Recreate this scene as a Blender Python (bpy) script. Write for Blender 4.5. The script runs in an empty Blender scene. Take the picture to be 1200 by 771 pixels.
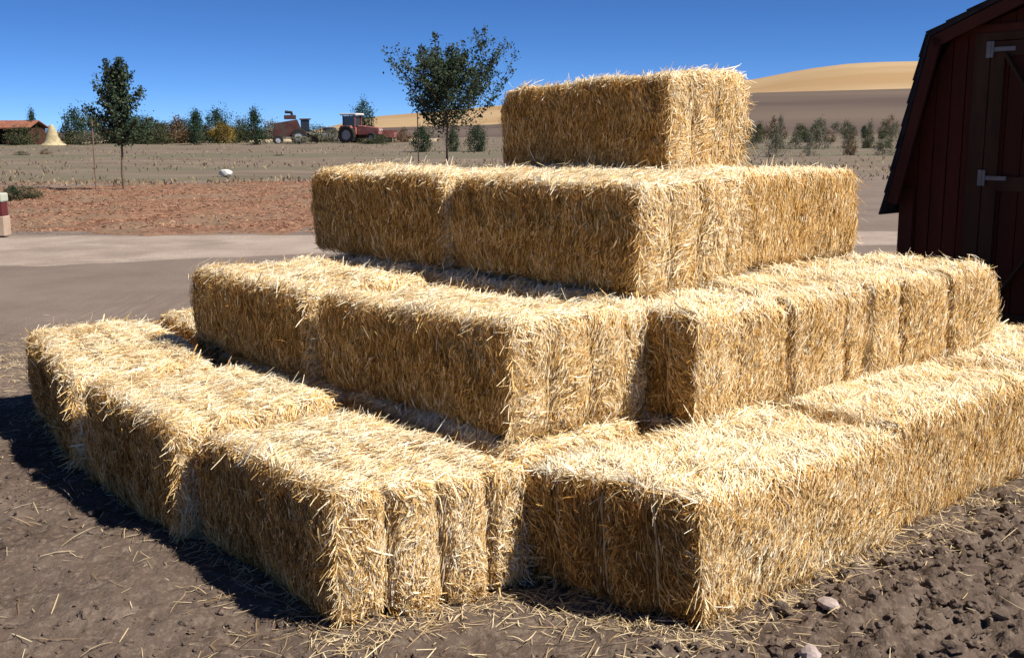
import bpy, math, random
import numpy as np
from mathutils import Vector

# ------------------------------------------------------------------ camera, sky, sun, exposure
scene = bpy.context.scene
COL = scene.collection
R = math.radians

cam_d = bpy.data.cameras.new('camera')
cam = bpy.data.objects.new('camera', cam_d)
COL.objects.link(cam)
cam_d.sensor_width = 36.0
cam_d.lens = 36.0 * 1275.0 / 1200.0
cam_d.clip_start = 0.05
cam_d.clip_end = 6000
EYE = 1.361
cam.location = (0, 0, EYE)
cam.rotation_mode = 'QUATERNION'
from mathutils import Matrix
cam.rotation_quaternion = (Matrix.Rotation(R(90 - 10.42), 3, 'X') @ Matrix.Rotation(R(-0.39), 3, 'Z')).to_quaternion()
scene.camera = cam

SUN_TO = Vector((0.80, -0.37, 1.0)).normalized()       # towards the sun
sun_el = math.asin(SUN_TO.z)
world = bpy.data.worlds.new('World')
scene.world = world
world.use_nodes = True
wn = world.node_tree
bg = wn.nodes['Background']
sky = wn.nodes.new('ShaderNodeTexSky')
sky.sky_type = 'NISHITA'
sky.sun_disc = False
sky.sun_elevation = sun_el
sky.sun_rotation = math.atan2(SUN_TO.x, SUN_TO.y)
sky.altitude = 3000
sky.air_density = 0.45
sky.dust_density = 0.0
sky.ozone_density = 10.0
bg.inputs['Strength'].default_value = 0.086
hsv = wn.nodes.new('ShaderNodeHueSaturation')
hsv.inputs['Saturation'].default_value = 1.06
wn.links.new(sky.outputs[0], hsv.inputs['Color'])
wn.links.new(hsv.outputs[0], bg.inputs['Color'])

sun_d = bpy.data.lights.new('sun', 'SUN')
sun_d.energy = 5.0
sun_d.angle = R(0.5)
sun_d.color = (1.0, 0.925, 0.83)
sun = bpy.data.objects.new('sun', sun_d)
COL.objects.link(sun)
sun.rotation_mode = 'QUATERNION'
sun.rotation_quaternion = SUN_TO.to_track_quat('Z', 'Y')
sun.location = (6, -3, 9)

scene.view_settings.view_transform = 'Standard'
scene.view_settings.look = 'None'
scene.view_settings.exposure = 0.58
scene.view_settings.gamma = 1.0
scene.cycles.max_bounces = 6
scene.cycles.diffuse_bounces = 3
scene.cycles.transmission_bounces = 3
scene.cycles.transparent_max_bounces = 4

random.seed(5)
RNG = np.random.default_rng(11)

# ------------------------------------------------------------------ helpers
def hash3(i, j, k, seed):
    with np.errstate(over='ignore'):
        n = (i.astype(np.int64) * 374761393 + j.astype(np.int64) * 668265263 + k.astype(np.int64) * 2147483647 + seed * 1274126177) & 0xffffffff
        n = ((n ^ (n >> 13)) * 1274126177) & 0xffffffff
        n = (n ^ (n >> 16)) & 0xffffffff
    return n / 4294967295.0

def vnoise(p, freq, seed=0):
    q = p * freq
    f = np.floor(q)
    t = q - f
    t = t * t * (3 - 2 * t)
    i, j, k = f[:, 0], f[:, 1], f[:, 2]
    r = 0
    for a in (0, 1):
        for b in (0, 1):
            for c in (0, 1):
                w = (t[:, 0] if a else 1 - t[:, 0]) * (t[:, 1] if b else 1 - t[:, 1]) * (t[:, 2] if c else 1 - t[:, 2])
                r = r + w * hash3(i + a, j + b, k + c, seed)
    return r * 2 - 1

def fbm(p, freq, octs=4, seed=0, gain=0.5):
    r, a = 0, 1.0
    for o in range(octs):
        r = r + a * vnoise(p, freq * 2 ** o, seed + o * 17)
        a *= gain
    return r

def tag(o, label=None, cat=None, group=None, kind=None):
    if label: o['label'] = label
    if cat: o['category'] = cat
    if group: o['group'] = group
    if kind: o['kind'] = kind
    return o

def raw_mesh(name, V, F4=None, F3=None, mat=None, parent=None, tone=None, smooth=False, mats=None, matidx=None):
    me = bpy.data.meshes.new(name)
    V = np.asarray(V, dtype=np.float32)
    n4 = 0 if F4 is None else len(F4)
    n3 = 0 if F3 is None else len(F3)
    me.vertices.add(len(V))
    me.vertices.foreach_set('co', V.ravel())
    li = []
    if n4: li.append(np.asarray(F4, dtype=np.int32).ravel())
    if n3: li.append(np.asarray(F3, dtype=np.int32).ravel())
    li = np.concatenate(li)
    me.loops.add(len(li))
    me.loops.foreach_set('vertex_index', li)
    me.polygons.add(n4 + n3)
    starts = np.concatenate([np.arange(n4) * 4, n4 * 4 + np.arange(n3) * 3]).astype(np.int32)
    me.polygons.foreach_set('loop_start', starts)
    if tone is not None:
        at = me.attributes.new('tone', 'FLOAT', 'POINT')
        at.data.foreach_set('value', np.asarray(tone, dtype=np.float32))
    for m in (mats or [mat]):
        me.materials.append(m)
    if matidx is not None:
        me.polygons.foreach_set('material_index', np.asarray(matidx, dtype=np.int32))
    me.polygons.foreach_set('use_smooth', np.full(n4 + n3, smooth))
    me.update(calc_edges=True)
    me.validate()
    o = bpy.data.objects.new(name, me)
    COL.objects.link(o)
    if parent: o.parent = parent
    return o

def empty(name, loc, rz=0.0):
    o = bpy.data.objects.new(name, None)
    o.empty_display_size = 0.2
    COL.objects.link(o)
    o.location = loc
    o.rotation_euler = (0, 0, rz)
    return o

class MB:
    """collects boxes, bars and lathes into one mesh"""
    def __init__(s): s.v = []; s.f = []
    def add(s, vs, fs):
        n = len(s.v); s.v += [tuple(v) for v in vs]; s.f += [tuple(i + n for i in f) for f in fs]
    def hexa(s, P):
        s.add(P, [(0, 3, 2, 1), (4, 5, 6, 7), (0, 1, 5, 4), (1, 2, 6, 5), (2, 3, 7, 6), (3, 0, 4, 7)])
    def box(s, x0, x1, y0, y1, z0, z1):
        s.hexa([(x0, y0, z0), (x1, y0, z0), (x1, y1, z0), (x0, y1, z0), (x0, y0, z1), (x1, y0, z1), (x1, y1, z1), (x0, y1, z1)])
    def beam(s, a, b, w, t, up=(0, 0, 1)):
        a, b, up = Vector(a), Vector(b), Vector(up)
        d = (b - a).normalized(); sd = d.cross(up).normalized() * w / 2; tp = sd.cross(d).normalized() * t / 2
        s.hexa([a - sd - tp, a + sd - tp, b + sd - tp, b - sd - tp, a - sd + tp, a + sd + tp, b + sd + tp, b - sd + tp])
    def tube(s, pts, rad, n=8):
        pts = [Vector(p) for p in pts]; rings = []
        for i, p in enumerate(pts):
            d = (pts[min(i + 1, len(pts) - 1)] - pts[max(i - 1, 0)]).normalized()
            a = d.cross(Vector((0.31, 0.22, 0.93))).normalized(); b = d.cross(a)
            r = rad[i] if isinstance(rad, (list, tuple)) else rad
            rings.append([p + (a * math.cos(2 * math.pi * k / n) + b * math.sin(2 * math.pi * k / n)) * r for k in range(n)])
        vs = [v for g in rings for v in g]; fs = []
        for i in range(len(rings) - 1):
            for k in range(n):
                fs.append((i * n + k, i * n + (k + 1) % n, (i + 1) * n + (k + 1) % n, (i + 1) * n + k))
        fs.append(tuple(range(n - 1, -1, -1))); fs.append(tuple((len(rings) - 1) * n + k for k in range(n)))
        s.add(vs, fs)
    def cyl(s, a, b, r, n=20): s.tube([a, b], r, n)
    def build(s, name, mat, parent=None, bevel=0.0, smooth=False):
        me = bpy.data.meshes.new(name); me.from_pydata(s.v, [], s.f); me.materials.append(mat); me.update()
        if smooth: me.polygons.foreach_set('use_smooth', [True] * len(me.polygons))
        o = bpy.data.objects.new(name, me); COL.objects.link(o)
        if parent: o.parent = parent
        if bevel:
            b = o.modifiers.new('b', 'BEVEL'); b.width = bevel; b.segments = 2; b.limit_method = 'ANGLE'
        return o

# ------------------------------------------------------------------ materials
def nm(name):
    m = bpy.data.materials.new(name); m.use_nodes = True
    nt = m.node_tree; b = nt.nodes['Principled BSDF']
    return m, nt, b

def N(nt, t, **kw):
    n = nt.nodes.new(t)
    for k, v in kw.items():
        if k in n.inputs.keys(): n.inputs[k].default_value = v
        else: setattr(n, k, v)
    return n

def ramp(nt, stops, src):
    r = nt.nodes.new('ShaderNodeValToRGB')
    e = r.color_ramp.elements
    while len(e) < len(stops): e.new(0.5)
    for i, (p, c) in enumerate(stops):
        e[i].position = p; e[i].color = (*c, 1)
    nt.links.new(src, r.inputs[0])
    return r.outputs[0]

def mix(nt, fac, a, b, mode='MIX'):
    m = nt.nodes.new('ShaderNodeMix'); m.data_type = 'RGBA'; m.blend_type = mode
    for s, i in ((fac, 0), (a, 6), (b, 7)):
        if isinstance(s, bpy.types.NodeSocket): nt.links.new(s, m.inputs[i])
        elif i == 0: m.inputs[0].default_value = s
        else: m.inputs[i].default_value = (*s, 1)
    return m.outputs[2]

def noise_mat(name, c1, c2, scale=5, c3=None, scale3=1.0, rough=0.9, bump=0.0, bump_scale=30, spec=0.2, stretch=None, thr3=(0.45, 0.6)):
    m, nt, b = nm(name)
    tc = N(nt, 'ShaderNodeTexCoord'); src = tc.outputs['Object']
    if stretch:
        mp = N(nt, 'ShaderNodeMapping'); mp.inputs['Scale'].default_value = stretch
        nt.links.new(src, mp.inputs[0]); src = mp.outputs[0]
    n1 = N(nt, 'ShaderNodeTexNoise', Scale=scale, Detail=6.0, Roughness=0.65); nt.links.new(src, n1.inputs['Vector'])
    col = ramp(nt, [(0.35, c1), (0.65, c2)], n1.outputs[0])
    if c3:
        n3 = N(nt, 'ShaderNodeTexNoise', Scale=scale3, Detail=4.0); nt.links.new(src, n3.inputs['Vector'])
        f = ramp(nt, [(thr3[0], (0, 0, 0)), (thr3[1], (1, 1, 1))], n3.outputs[0])
        col = mix(nt, f, col, c3)
    nt.links.new(col, b.inputs['Base Color'])
    b.inputs['Roughness'].default_value = rough
    b.inputs['Specular IOR Level'].default_value = spec
    if bump:
        n2 = N(nt, 'ShaderNodeTexNoise', Scale=bump_scale, Detail=5.0); nt.links.new(src, n2.inputs['Vector'])
        bp = N(nt, 'ShaderNodeBump', Strength=bump, Distance=0.02)
        nt.links.new(n2.outputs[0], bp.inputs['Height']); nt.links.new(bp.outputs[0], b.inputs['Normal'])
    return m

def straw_material(name, stops, transl=0.12):
    m, nt, b = nm(name)
    at = N(nt, 'ShaderNodeAttribute', attribute_name='tone')
    tc = N(nt, 'ShaderNodeTexCoord')
    n1 = N(nt, 'ShaderNodeTexNoise', Scale=9.0, Detail=4.0); nt.links.new(tc.outputs['Object'], n1.inputs['Vector'])
    mr = N(nt, 'ShaderNodeMath', operation='MULTIPLY_ADD'); nt.links.new(n1.outputs[0], mr.inputs[0])
    mr.inputs[1].default_value = 0.45; 
    sub = N(nt, 'ShaderNodeMath', operation='SUBTRACT'); nt.links.new(at.outputs['Fac'], sub.inputs[0]); sub.inputs[1].default_value = 0.225
    nt.links.new(sub.outputs[0], mr.inputs[2])
    col = ramp(nt, stops, mr.outputs[0])
    nt.links.new(col, b.inputs['Base Color'])
    b.inputs['Roughness'].default_value = 0.7
    b.inputs['Specular IOR Level'].default_value = 0.12
    tr = N(nt, 'ShaderNodeBsdfTranslucent'); nt.links.new(col, tr.inputs['Color'])
    ms = N(nt, 'ShaderNodeMixShader'); ms.inputs[0].default_value = transl
    nt.links.new(b.outputs[0], ms.inputs[1]); nt.links.new(tr.outputs[0], ms.inputs[2])
    nt.links.new(ms.outputs[0], nt.nodes['Material Output'].inputs['Surface'])
    return m

M = {}
M['straw'] = straw_material('straw', [(0.0, (0.25, 0.110, 0.026)), (0.3, (0.53, 0.305, 0.080)), (0.6, (0.83, 0.572, 0.235)), (0.82, (0.91, 0.755, 0.475)), (1.0, (0.95, 0.875, 0.69))])
M['twine'] = noise_mat('twine', (0.62, 0.45, 0.22), (0.72, 0.58, 0.33), 60)
M['litter'] = straw_material('loose_straw', [(0.0, (0.25, 0.15, 0.06)), (0.5, (0.55, 0.42, 0.24)), (1.0, (0.80, 0.68, 0.45))], 0.1)
M['bark'] = noise_mat('bark', (0.10, 0.07, 0.05), (0.20, 0.15, 0.11), 25, stretch=(1, 1, 0.2))
M['stake'] = noise_mat('stake_wood', (0.15, 0.10, 0.075), (0.22, 0.15, 0.11), 20)
M['steel'] = noise_mat('galvanised_steel', (0.15, 0.15, 0.15), (0.22, 0.22, 0.21), 14, rough=0.5, spec=0.5)

def leaf_material(name, dark, light, transl=0.2):
    m = straw_material(name, [(0.0, dark), (1.0, light)], transl)
    return m
M['oak_leaf'] = leaf_material('oak_leaves', (0.022, 0.042, 0.024), (0.080, 0.110, 0.060))
M['leaf_dark'] = leaf_material('dark_leaves', (0.014, 0.032, 0.020), (0.050, 0.085, 0.040))
M['leaf_olive'] = leaf_material('olive_leaves', (0.045, 0.055, 0.025), (0.11, 0.12, 0.060))
M['leaf_grey'] = leaf_material('grey_green_leaves', (0.09, 0.09, 0.06), (0.23, 0.22, 0.155))
M['leaf_yellow'] = leaf_material('yellow_leaves', (0.12, 0.085, 0.02), (0.36, 0.26, 0.06))
M['leaf_brown'] = leaf_material('brown_leaves', (0.10, 0.06, 0.03), (0.22, 0.14, 0.08))
M['dry_weed'] = leaf_material('dry_weed', (0.16, 0.12, 0.07), (0.46, 0.37, 0.23))

# ------------------------------------------------------------------ ground sheets
def grid_sheet(name, xs, ys, zf, mat, **kw):
    X, Y = np.meshgrid(xs, ys)
    P = np.stack([X.ravel(), Y.ravel(), np.zeros(X.size)], 1)
    P[:, 2] = zf(P)
    nx, ny = len(xs), len(ys)
    i = np.arange(nx - 1); j = np.arange(ny - 1)
    J, I = np.meshgrid(j, i, indexing='ij')
    a = (J * nx + I).ravel()
    F = np.stack([a, a + 1, a + 1 + nx, a + nx], 1)
    o = raw_mesh(name, P, F, mat=mat, smooth=True)
    o['kind'] = kw.get('kind', 'structure')
    return o

def axis(lo, dlo, dhi, hi, step, grow=1.09):
    a = list(np.arange(dlo, dhi, step)); s, x = step, a[-1]
    while x < hi: s *= grow; x += s; a.append(x)
    s, x = step, a[0]; b = []
    while x > lo: s *= grow; x -= s; b.append(x)
    return np.array(b[::-1] + a)

def smooth(a, b, x):
    t = np.clip((x - a) / (b - a), 0, 1); return t * t * (3 - 2 * t)

def near_h(P):
    d = np.hypot(P[:, 0] - 0, P[:, 1] - 4)
    fade = 1 - smooth(4.5, 7.5, d)
    Q = P.copy(); Q[:, 2] = 0
    base = 0.020 * fbm(Q, 1.3, 3, 3) + 0.007 * fbm(Q, 9, 3, 5)
    # cloddy, dug-over soil in front and to the right of the stack
    side = (P[:, 0] * 0.64 - (P[:, 1] - 2.8) * 0.77)          # towards the camera and the right
    clod = smooth(-0.1, 0.5, side) * smooth(-0.1, 0.9, P[:, 0])
    r = np.abs(fbm(Q, 14, 3, 9)); r2 = np.abs(fbm(Q, 30, 2, 12))
    z = base + clod * (0.026 * r + 0.017 * r2) + 0.011 * np.abs(fbm(Q, 22, 3, 21))
    return fade * (z - 0.012)

def soil_material():
    m, nt, b = nm('soil')
    tc = N(nt, 'ShaderNodeTexCoord'); src = tc.outputs['Object']
    def noise(s, d=5.0, r=0.6):
        n = N(nt, 'ShaderNodeTexNoise', Scale=s, Detail=d, Roughness=r); nt.links.new(src, n.inputs['Vector']); return n.outputs[0]
    c = ramp(nt, [(0.3, (0.074, 0.052, 0.040)), (0.55, (0.118, 0.088, 0.069)), (0.75, (0.173, 0.134, 0.106))], noise(2.2, 8, 0.7))
    c = mix(nt, ramp(nt, [(0.5, (0, 0, 0)), (0.72, (1, 1, 1))], noise(45, 4)), c, (0.192, 0.150, 0.115))
    c = mix(nt, ramp(nt, [(0.55, (0, 0, 0)), (0.7, (1, 1, 1))], noise(0.45, 4)), c, (0.160, 0.122, 0.096))
    c = mix(nt, ramp(nt, [(0.30, (1, 1, 1)), (0.42, (0, 0, 0))], noise(17, 6, 0.7)), c, (0.060, 0.042, 0.032))
    c = mix(nt, ramp(nt, [(0.58, (0, 0, 0)), (0.72, (1, 1, 1))], noise(6, 7, 0.75)), c, (0.215, 0.172, 0.140))
    sx = N(nt, 'ShaderNodeSeparateXYZ'); nt.links.new(src, sx.inputs[0])
    ma = N(nt, 'ShaderNodeMath', operation='MULTIPLY_ADD'); nt.links.new(noise(0.6, 6), ma.inputs[0]); ma.inputs[1].default_value = 4.0; nt.links.new(sx.outputs['Y'], ma.inputs[2])
    mr = N(nt, 'ShaderNodeMapRange'); nt.links.new(ma.outputs[0], mr.inputs[0]); mr.inputs[1].default_value = 7.4; mr.inputs[2].default_value = 10.6
    dust = ramp(nt, [(0.3, (0.165, 0.128, 0.106)), (0.7, (0.225, 0.180, 0.150))], noise(0.9, 8, 0.7))
    c = mix(nt, mr.outputs[0], c, dust)
    nt.links.new(c, b.inputs['Base Color']); b.inputs['Roughness'].default_value = 0.95; b.inputs['Specular IOR Level'].default_value = 0.1
    bp = N(nt, 'ShaderNodeBump', Strength=0.7, Distance=0.012)
    nt.links.new(noise(70, 5), bp.inputs['Height']); nt.links.new(bp.outputs[0], b.inputs['Normal'])
    return m
M['soil'] = soil_material()
ground = grid_sheet('ground', axis(-3200, -3.3, 3.6, 3200, 0.014), axis(-400, 1.7, 6.4, 3200, 0.014), near_h, M['soil'])

def strip(name, pts_near, pts_far, z, mat, nx=80, ny=24, amp=0.0, freq=1.0):
    """a sheet between two polylines given as (x, y)"""
    def poly(pts, t):
        pts = np.array(pts, float); return np.stack([np.interp(t, np.linspace(0, 1, len(pts)), pts[:, k]) for k in (0, 1)], 1)
    t = np.linspace(0, 1, nx); A = poly(pts_near, t); B = poly(pts_far, t)
    s = np.linspace(0, 1, ny)[:, None, None]
    G = A[None] * (1 - s) + B[None] * s
    P = np.concatenate([G.reshape(-1, 2), np.zeros((nx * ny, 1))], 1)
    edge = np.minimum(np.repeat(np.minimum(s.ravel(), 1 - s.ravel()), nx) * 8, 1)
    wob = vnoise(P, 0.6, 4) * 0.25 + vnoise(P, 2.3, 8) * 0.13 + vnoise(P, 7, 9) * 0.08
    w2 = np.repeat(np.clip(1 - np.minimum(s.ravel(), 1 - s.ravel()) * 2.5, 0, 1), nx)
    P[:, 1] += wob * w2 * np.minimum(1.0, (np.abs(B[:, 1] - A[:, 1]).min() / 3.0))
    P[:, 2] = (z + 0.014) * edge - 0.014 + (amp * (0.5 + 0.5 * fbm(P, freq, 4, 30)) * edge if amp else 0)
    J, I = np.meshgrid(np.arange(ny - 1), np.arange(nx - 1), indexing='ij'); a = (J * nx + I).ravel()
    o = raw_mesh(name, P, np.stack([a, a + 1, a + 1 + nx, a + nx], 1), mat=mat, smooth=True,
                 tone=np.repeat(np.minimum(s.ravel(), 1 - s.ravel()) * 2.2, nx))
    o['kind'] = 'structure'; return o

def road_material():
    m, nt, b = nm('packed_road')
    tc = N(nt, 'ShaderNodeTexCoord'); src = tc.outputs['Object']; at = N(nt, 'ShaderNodeAttribute', attribute_name='tone')
    def noise(sc, d=6.0, r=0.6):
        n = N(nt, 'ShaderNodeTexNoise', Scale=sc, Detail=d, Roughness=r); nt.links.new(src, n.inputs['Vector']); return n.outputs[0]
    c = ramp(nt, [(0.35, (0.30, 0.238, 0.198)), (0.65, (0.39, 0.325, 0.270))], noise(1.3, 8, 0.7))
    c = mix(nt, ramp(nt, [(0.5, (0, 0, 0)), (0.62, (1, 1, 1))], noise(0.5)), c, (0.25, 0.20, 0.165))
    c = mix(nt, ramp(nt, [(0.55, (0, 0, 0)), (0.7, (1, 1, 1))], noise(38, 3)), c, (0.21, 0.165, 0.135))
    a = N(nt, 'ShaderNodeMath', operation='ADD'); nt.links.new(at.outputs['Fac'], a.inputs[0]); nt.links.new(noise(1.6, 8, 0.75), a.inputs[1])
    f = ramp(nt, [(0.50, (0, 0, 0)), (0.85, (1, 1, 1))], a.outputs[0])
    c = mix(nt, f, (0.19, 0.15, 0.125), c)
    nt.links.new(c, b.inputs['Base Color']); b.inputs['Roughness'].default_value = 0.95; b.inputs['Specular IOR Level'].default_value = 0.1
    bp = N(nt, 'ShaderNodeBump', Strength=0.4, Distance=0.02); nt.links.new(noise(25), bp.inputs['Height']); nt.links.new(bp.outputs[0], b.inputs['Normal'])
    return m
M['road'] = road_material()
M['yard'] = noise_mat('packed_yard', (0.122, 0.093, 0.076), (0.160, 0.125, 0.102), 1.2, (0.192, 0.150, 0.122), 0.25, bump=0.2, stretch=(0.4, 1, 1))
M['mulch'] = noise_mat('bark_mulch', (0.140, 0.070, 0.042), (0.294, 0.168, 0.105), 7, (0.210, 0.140, 0.091), 0.8, bump=0.9, bump_scale=14)
M['field'] = noise_mat('dry_field', (0.136, 0.102, 0.077), (0.211, 0.167, 0.124), 0.9, (0.136, 0.124, 0.081), 0.12, bump=0.5, bump_scale=4, stretch=(0.25, 1, 1))
M['plowed'] = noise_mat('plowed_soil', (0.081, 0.057, 0.044), (0.112, 0.083, 0.065), 0.02, (0.146, 0.109, 0.081), 0.006, stretch=(0.25, 1, 1))
M['gold'] = noise_mat('golden_grass_hill', (0.385, 0.270, 0.145), (0.445, 0.325, 0.185), 0.02, (0.350, 0.228, 0.110), 0.006, stretch=(0.4, 1, 1))

strip('dirt_road', [(-30, 10.4), (-4.6, 10.8), (-2.4, 11.7), (10, 12.9)], [(-30, 15.0), (-6, 14.9), (-3.0, 14.6), (10, 14.6)], 0.003, M['road'], 500, 30)
strip('mulch_bed', [(-34, 14.9), (-6, 14.7), (-2.4, 13.6), (3.5, 13.4)], [(-34, 26.6), (-12, 27.2), (-6, 30.5), (3.5, 31)], 0.014, M['mulch'], 260, 120, 0.10, 1.1)
strip('dry_field', [(-150, 26.3), (-12, 26.9), (-4, 29), (80, 24)], [(-220, 190), (-12, 190), (0, 190), (260, 190)], 0.05, M['field'], 300, 160, 0.10, 0.35)

# hills: the slope of ploughed ground and the golden hill behind, each as a real rise
CYR = R(10.42)
def elev(py):   # metres of rise per metre of distance for a point py pixels down the photo near its axis
    return math.tan(math.atan((385.5 - py) / 1275.0) - CYR)
def hill_sheet(name, prof, d0, d1, d2, z0f, mat, roll, back):
    """prof: (tan azimuth, top elevation slope). Rises from d0 to d1 and falls behind it to d2."""
    az = np.linspace(-1.6, 1.9, 220)
    top = np.interp(az, [p[0] for p in prof], [p[1] for p in prof])
    rs = np.concatenate([np.linspace(0, 1, 30), np.linspace(1.05, 2, 14)])
    V = []
    for r in rs:
        if r <= 1:
            d = d0 + (d1 - d0) * r; s = r ** 1.0 * (1 - 0.25 * (1 - r))
            z = z0f * (1 - s) + s * (EYE + top * d1)
        else:
            d = d1 + (d2 - d1) * (r - 1); z = (EYE + top * d1) * (1 - (r - 1) ** 1.5 * back) - (r - 1) * 4
        x = az * d; y = np.full_like(az, d)
        P = np.stack([x, y, z], 1)
        P[:, 2] += roll * vnoise(P, 1 / 90.0, 41) * min(r, 1) * (r <= 1.01) * np.sin(min(r, 1) * math.pi)
        V.append(P)
    V = np.concatenate(V); nx, ny = len(az), len(rs)
    J, I = np.meshgrid(np.arange(ny - 1), np.arange(nx - 1), indexing='ij'); a = (J * nx + I).ravel()
    o = raw_mesh(name, V, np.stack([a, a + 1, a + 1 + nx, a + nx], 1), mat=mat, smooth=True)
    o['kind'] = 'structure'; return o
def A(px, py): return ((px - 600) / (1275.0 * math.cos(CYR)) , elev(py) * 1.0)
hill_sheet('plowed_field', [(-1.6, elev(158)), A(380, 155), A(450, 149), A(585, 146), A(760, 124), A(870, 111), A(1065, 107), A(1300, 103), (1.9, elev(110))],
           150, 520, 620, 0.0, M['plowed'], 1.0, 0.2)
hill_sheet('golden_hill', [(-1.6, elev(185)), A(300, 168), A(400, 146), A(440, 136), A(520, 130), A(585, 124), A(730, 112), A(870, 96), A(930, 84), A(975, 78), A(1010, 76), A(1080, 75), A(1250, 84), A(1500, 104), (1.9, elev(120))],
           470, 1100, 2200, -6.0, M['gold'], 3.0, 1.0)

# ------------------------------------------------------------------ straw
def ribbons(P, D, Nn, L, W, bend, tone, grav=None, segs=3):
    """flat bent straws; P centres, D directions, Nn normals"""
    D = D / np.linalg.norm(D, axis=1, keepdims=True)
    S = np.cross(D, Nn); S /= (np.linalg.norm(S, axis=1, keepdims=True) + 1e-9)
    Bn = np.cross(S, D)
    ts = np.linspace(-0.5, 0.5, segs + 1)
    n = len(P); V = np.empty((n, segs + 1, 2, 3), np.float32)
    for k, t in enumerate(ts):
        c = P + D * (L * t)[:, None] + Bn * (bend * (t * t * 4 - 0.5))[:, None]
        if grav is not None: c[:, 2] -= grav * (t + 0.5) ** 2
        w = W * (0.5 if abs(t) < 0.49 else 0.3)
        V[:, k, 0] = c - S * w[:, None]; V[:, k, 1] = c + S * w[:, None]
    base = (np.arange(n) * (segs + 1) * 2)[:, None]
    F = np.concatenate([base + np.array([[2 * k, 2 * k + 1, 2 * k + 3, 2 * k + 2]]) for k in range(segs)], 0)
    return V.reshape(-1, 3), F, np.repeat(tone, (segs + 1) * 2)

class Bale:
    def __init__(s, L, W, H, seed, lean=(0, 0), hx=0.0, hy=0.0, crease=(), r=0.05, skp=0.0, skm=0.0, groove=0.014, stone=0.0, combed=0.0, etone=0.0):
        s.etone = etone  # shade painted into the straw colour of an end turned from the sun
        s.skp, s.skm, s.combed = skp, skm, combed; s.groove = groove; s.stone = stone
        s.h = np.array([L / 2 - 0.019, W / 2 - 0.015, H / 2 - 0.003]); s.seed = seed; s.lean = lean; s.hx = hx; s.hy = hy; s.crease = crease; s.r = r
        rg = np.random.default_rng(seed)
        s.strings = np.array([-0.52, 0.02, 0.55]) * s.h[1] + rg.normal(0, 0.008, 3)
        n = int(L / 0.095); s.flakes = -s.h[0] + (np.arange(1, n) + rg.uniform(-0.25, 0.25, n - 1)) * L / n
        s.fd = rg.uniform(0.2, 1.0, n - 1)
    def map(s, q, extra=0.0):
        """q on the cube [-1,1]^3 -> position, normal on the bale"""
        p = q * s.h; inner = np.clip(p, -(s.h - s.r), s.h - s.r)
        nrm = p - inner; ln = np.linalg.norm(nrm, axis=1, keepdims=True)
        nrm = nrm / np.maximum(ln, 1e-6)
        pos = inner + nrm * s.r
        o = np.array([s.seed * 3.7, s.seed * 1.3, 0.0])
        d = 0.022 * vnoise(pos + o, 3.6, 1) + 0.013 * vnoise(pos + o, 11.0, 2) + 0.006 * vnoise(pos + o, 30.0, 3)
        side = np.abs(nrm[:, 1]); endz = 1 - side
        for st in s.strings:
            d -= s.groove * endz * np.exp(-((pos[:, 1] - st) / 0.021) ** 2)
        for st in (s.strings[:-1] + s.strings[1:]) / 2:
            d += 0.016 * np.abs(nrm[:, 0]) * np.exp(-((pos[:, 1] - st) / 0.07) ** 2)
        e1 = 1 - np.abs(nrm[:, 0])
        for fx, fd in zip(s.flakes, s.fd):
            d -= 0.007 * fd * e1 * np.exp(-((pos[:, 0] - fx - 0.01 * vnoise(pos + o, 6, 7)) / 0.009) ** 2)
        for cx, depth in s.crease:
            d -= depth * e1 * np.exp(-((pos[:, 0] - cx - 0.018 * vnoise(pos + o, 7, 9)) / 0.022) ** 2)
        d += 0.012 * side * (1 - (pos[:, 2] / s.h[2]) ** 2)
        pos = pos + nrm * (d + extra)[:, None]
        t = (pos[:, 2] + s.h[2]) / (2 * s.h[2])
        pos[:, 0] += s.lean[0] * t; pos[:, 1] += s.lean[1] * t
        tx = np.clip(pos[:, 0] / (2 * s.h[0]) + 0.5, 0, 1)
        pos[:, 0] += (pos[:, 1] + s.h[1]) * (s.skp * tx + s.skm * (1 - tx))
        pos[:, 2] += s.h[2]
        pos[:, 2] += np.clip(t, 0, 1.2) * (s.hx * (pos[:, 0] / s.h[0]) + s.hy * (pos[:, 1] / s.h[1]))
        return pos, nrm

FACE = {'+x': (0, 1), '-x': (0, -1), '+y': (1, 1), '-y': (1, -1), '+z': (2, 1), '-z': (2, -1)}

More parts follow.
